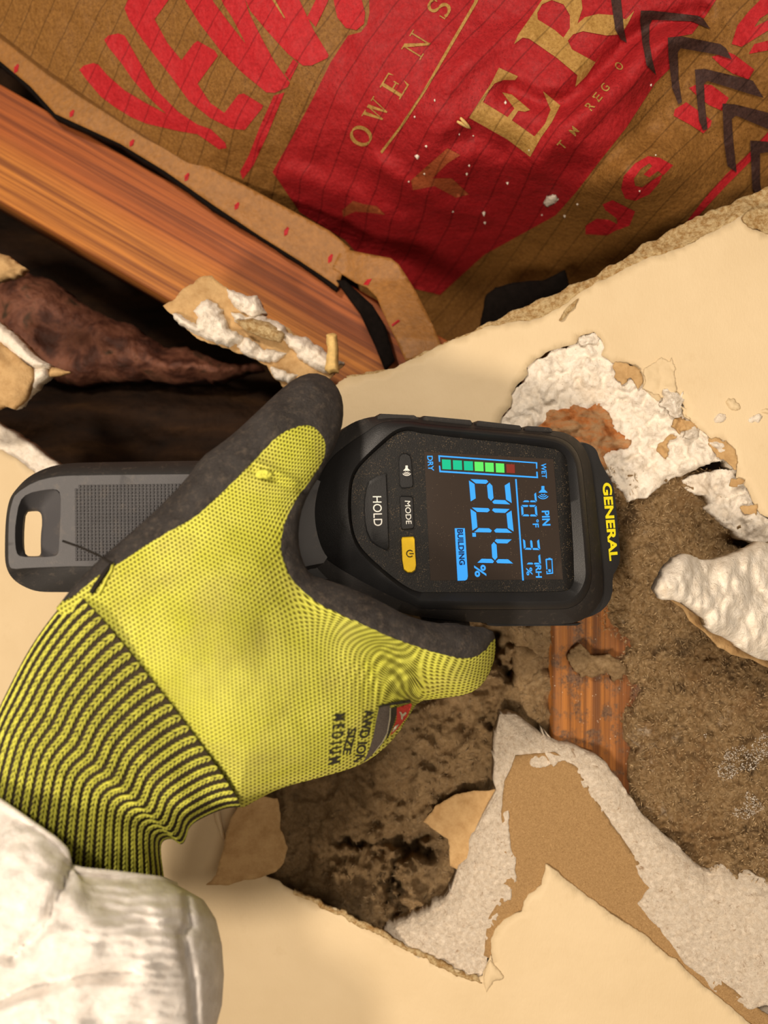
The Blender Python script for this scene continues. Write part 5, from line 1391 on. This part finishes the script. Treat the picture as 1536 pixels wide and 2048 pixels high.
# white coverall sleeve, crumpled, open end around the wrist
rim_f = [(-70, 1565), (-35, 1582), (0, 1600), (60, 1642), (112, 1678), (134, 1700), (140, 1730), (160, 1738), (230, 1745), (320, 1756), (352, 1768)]
Ls = [(-70, 1565), (-100, 1640), (-130, 1760), (-150, 1900), (-160, 2050), (-170, 2250)]
Rs = [(352, 1768), (408, 1800), (432, 1838), (444, 1890), (448, 1950), (444, 2010), (428, 2070), (400, 2140), (380, 2250)]
NT, NH = 110, 150
tt, hh = np.meshgrid(np.linspace(0, 1, NT), np.linspace(0, 2 * math.pi, NH, endpoint=False), indexing='ij')
l = at_t(Ls, tt); r = at_t(Rs, tt); c = np.cos(hh)
flat = (l + r) / 2 + (l - r) / 2 * c[..., None]
rim = at_t(rim_f, (1 - c) / 2)
rim_l = (np.array(rim_f[0]) + (np.array(rim_f[-1]) - np.array(rim_f[0])) * ((1 - c) / 2)[..., None])
wgt = np.exp(-(tt / .22) ** 1.5) * np.where(np.sin(hh) >= 0, 1, .3)
sx = flat[..., 0] + (rim - rim_l)[..., 0] * wgt; sy = flat[..., 1] + (rim - rim_l)[..., 1] * wgt
arch = np.abs(np.sin(hh)) ** .8 * np.sign(np.sin(hh))
dep = .031 + .016 * np.clip(tt / .35, 0, 1)
D = .252 - .004 * tt - dep * np.where(arch > 0, arch, arch * .75)
wx, wy = sx + 30 * fbm(sx, sy, 160, 3, 7), sy + 30 * fbm(sx, sy, 160, 3, 8)
crump = .0034 * ridged(wx * .8, wy * 1.0, 240, 2, 111) + .0030 * fbm(sx, sy, 110, 5, 112) + .0004 * np.sin(sy * .30 + 3 * fbm(sx, sy, 80, 2, 9)) * np.clip((sx - 180) / 60, 0, 1) * np.clip((380 - sx) / 60, 0, 1)
crease1 = .005 * np.exp(-(dist_to(sx.ravel(), sy.ravel(), np.array([(-20., 2010.), (60., 1975.), (150., 1955.), (260., 1945.)]), False).reshape(sx.shape) / 13) ** 2)
crease2 = .006 * np.exp(-(dist_to(sx.ravel(), sy.ravel(), np.array([(140., 1735.), (125., 1780.), (90., 1850.), (20., 1920.)]), False).reshape(sx.shape) / 12) ** 2)
crease3 = .003 * np.exp(-(dist_to(sx.ravel(), sy.ravel(), np.array([(372., 1790.), (380., 1850.), (366., 1870.), (385., 1960.), (390., 2050.)]), False).reshape(sx.shape) / 7) ** 2)
D = D - crump * np.clip(np.abs(arch), .15, 1) * np.clip(tt / .05 + .35, 0, 1) + crease1 + crease2 * .8 + crease3
P = W(sx, sy, D).reshape(-1, 3)
Pin = W(sx[:8], sy[:8], D[:8] + np.where(np.sin(hh[:8]) > 0, .0015, -.0015)).reshape(-1, 3)
F = []
for i in range(NT - 1):
    for k in range(NH):
        F.append((i * NH + k, i * NH + (k + 1) % NH, (i + 1) * NH + (k + 1) % NH, (i + 1) * NH + k))
o0 = len(P)
for i in range(7):
    for k in range(NH):
        F.append((o0 + i * NH + (k + 1) % NH, o0 + i * NH + k, o0 + (i + 1) * NH + k, o0 + (i + 1) * NH + (k + 1) % NH))
for k in range(NH): F.append((k, o0 + k, o0 + (k + 1) % NH, (k + 1) % NH))
F.append(tuple((NT - 1) * NH + k for k in range(NH)))
sleeve = mesh_obj('sleeve', np.concatenate([P, Pin]), F, M['sleeve'], person)
sleeve['label'] = 'crumpled white coverall sleeve'
hem = []
for k in range(NH + 1):
    hem.append(P[(k % NH)] + np.array([0, -.0006, 0]))
tube('sleeve_hem', hem, .0009, M['sleeve'], sleeve, 6, False)
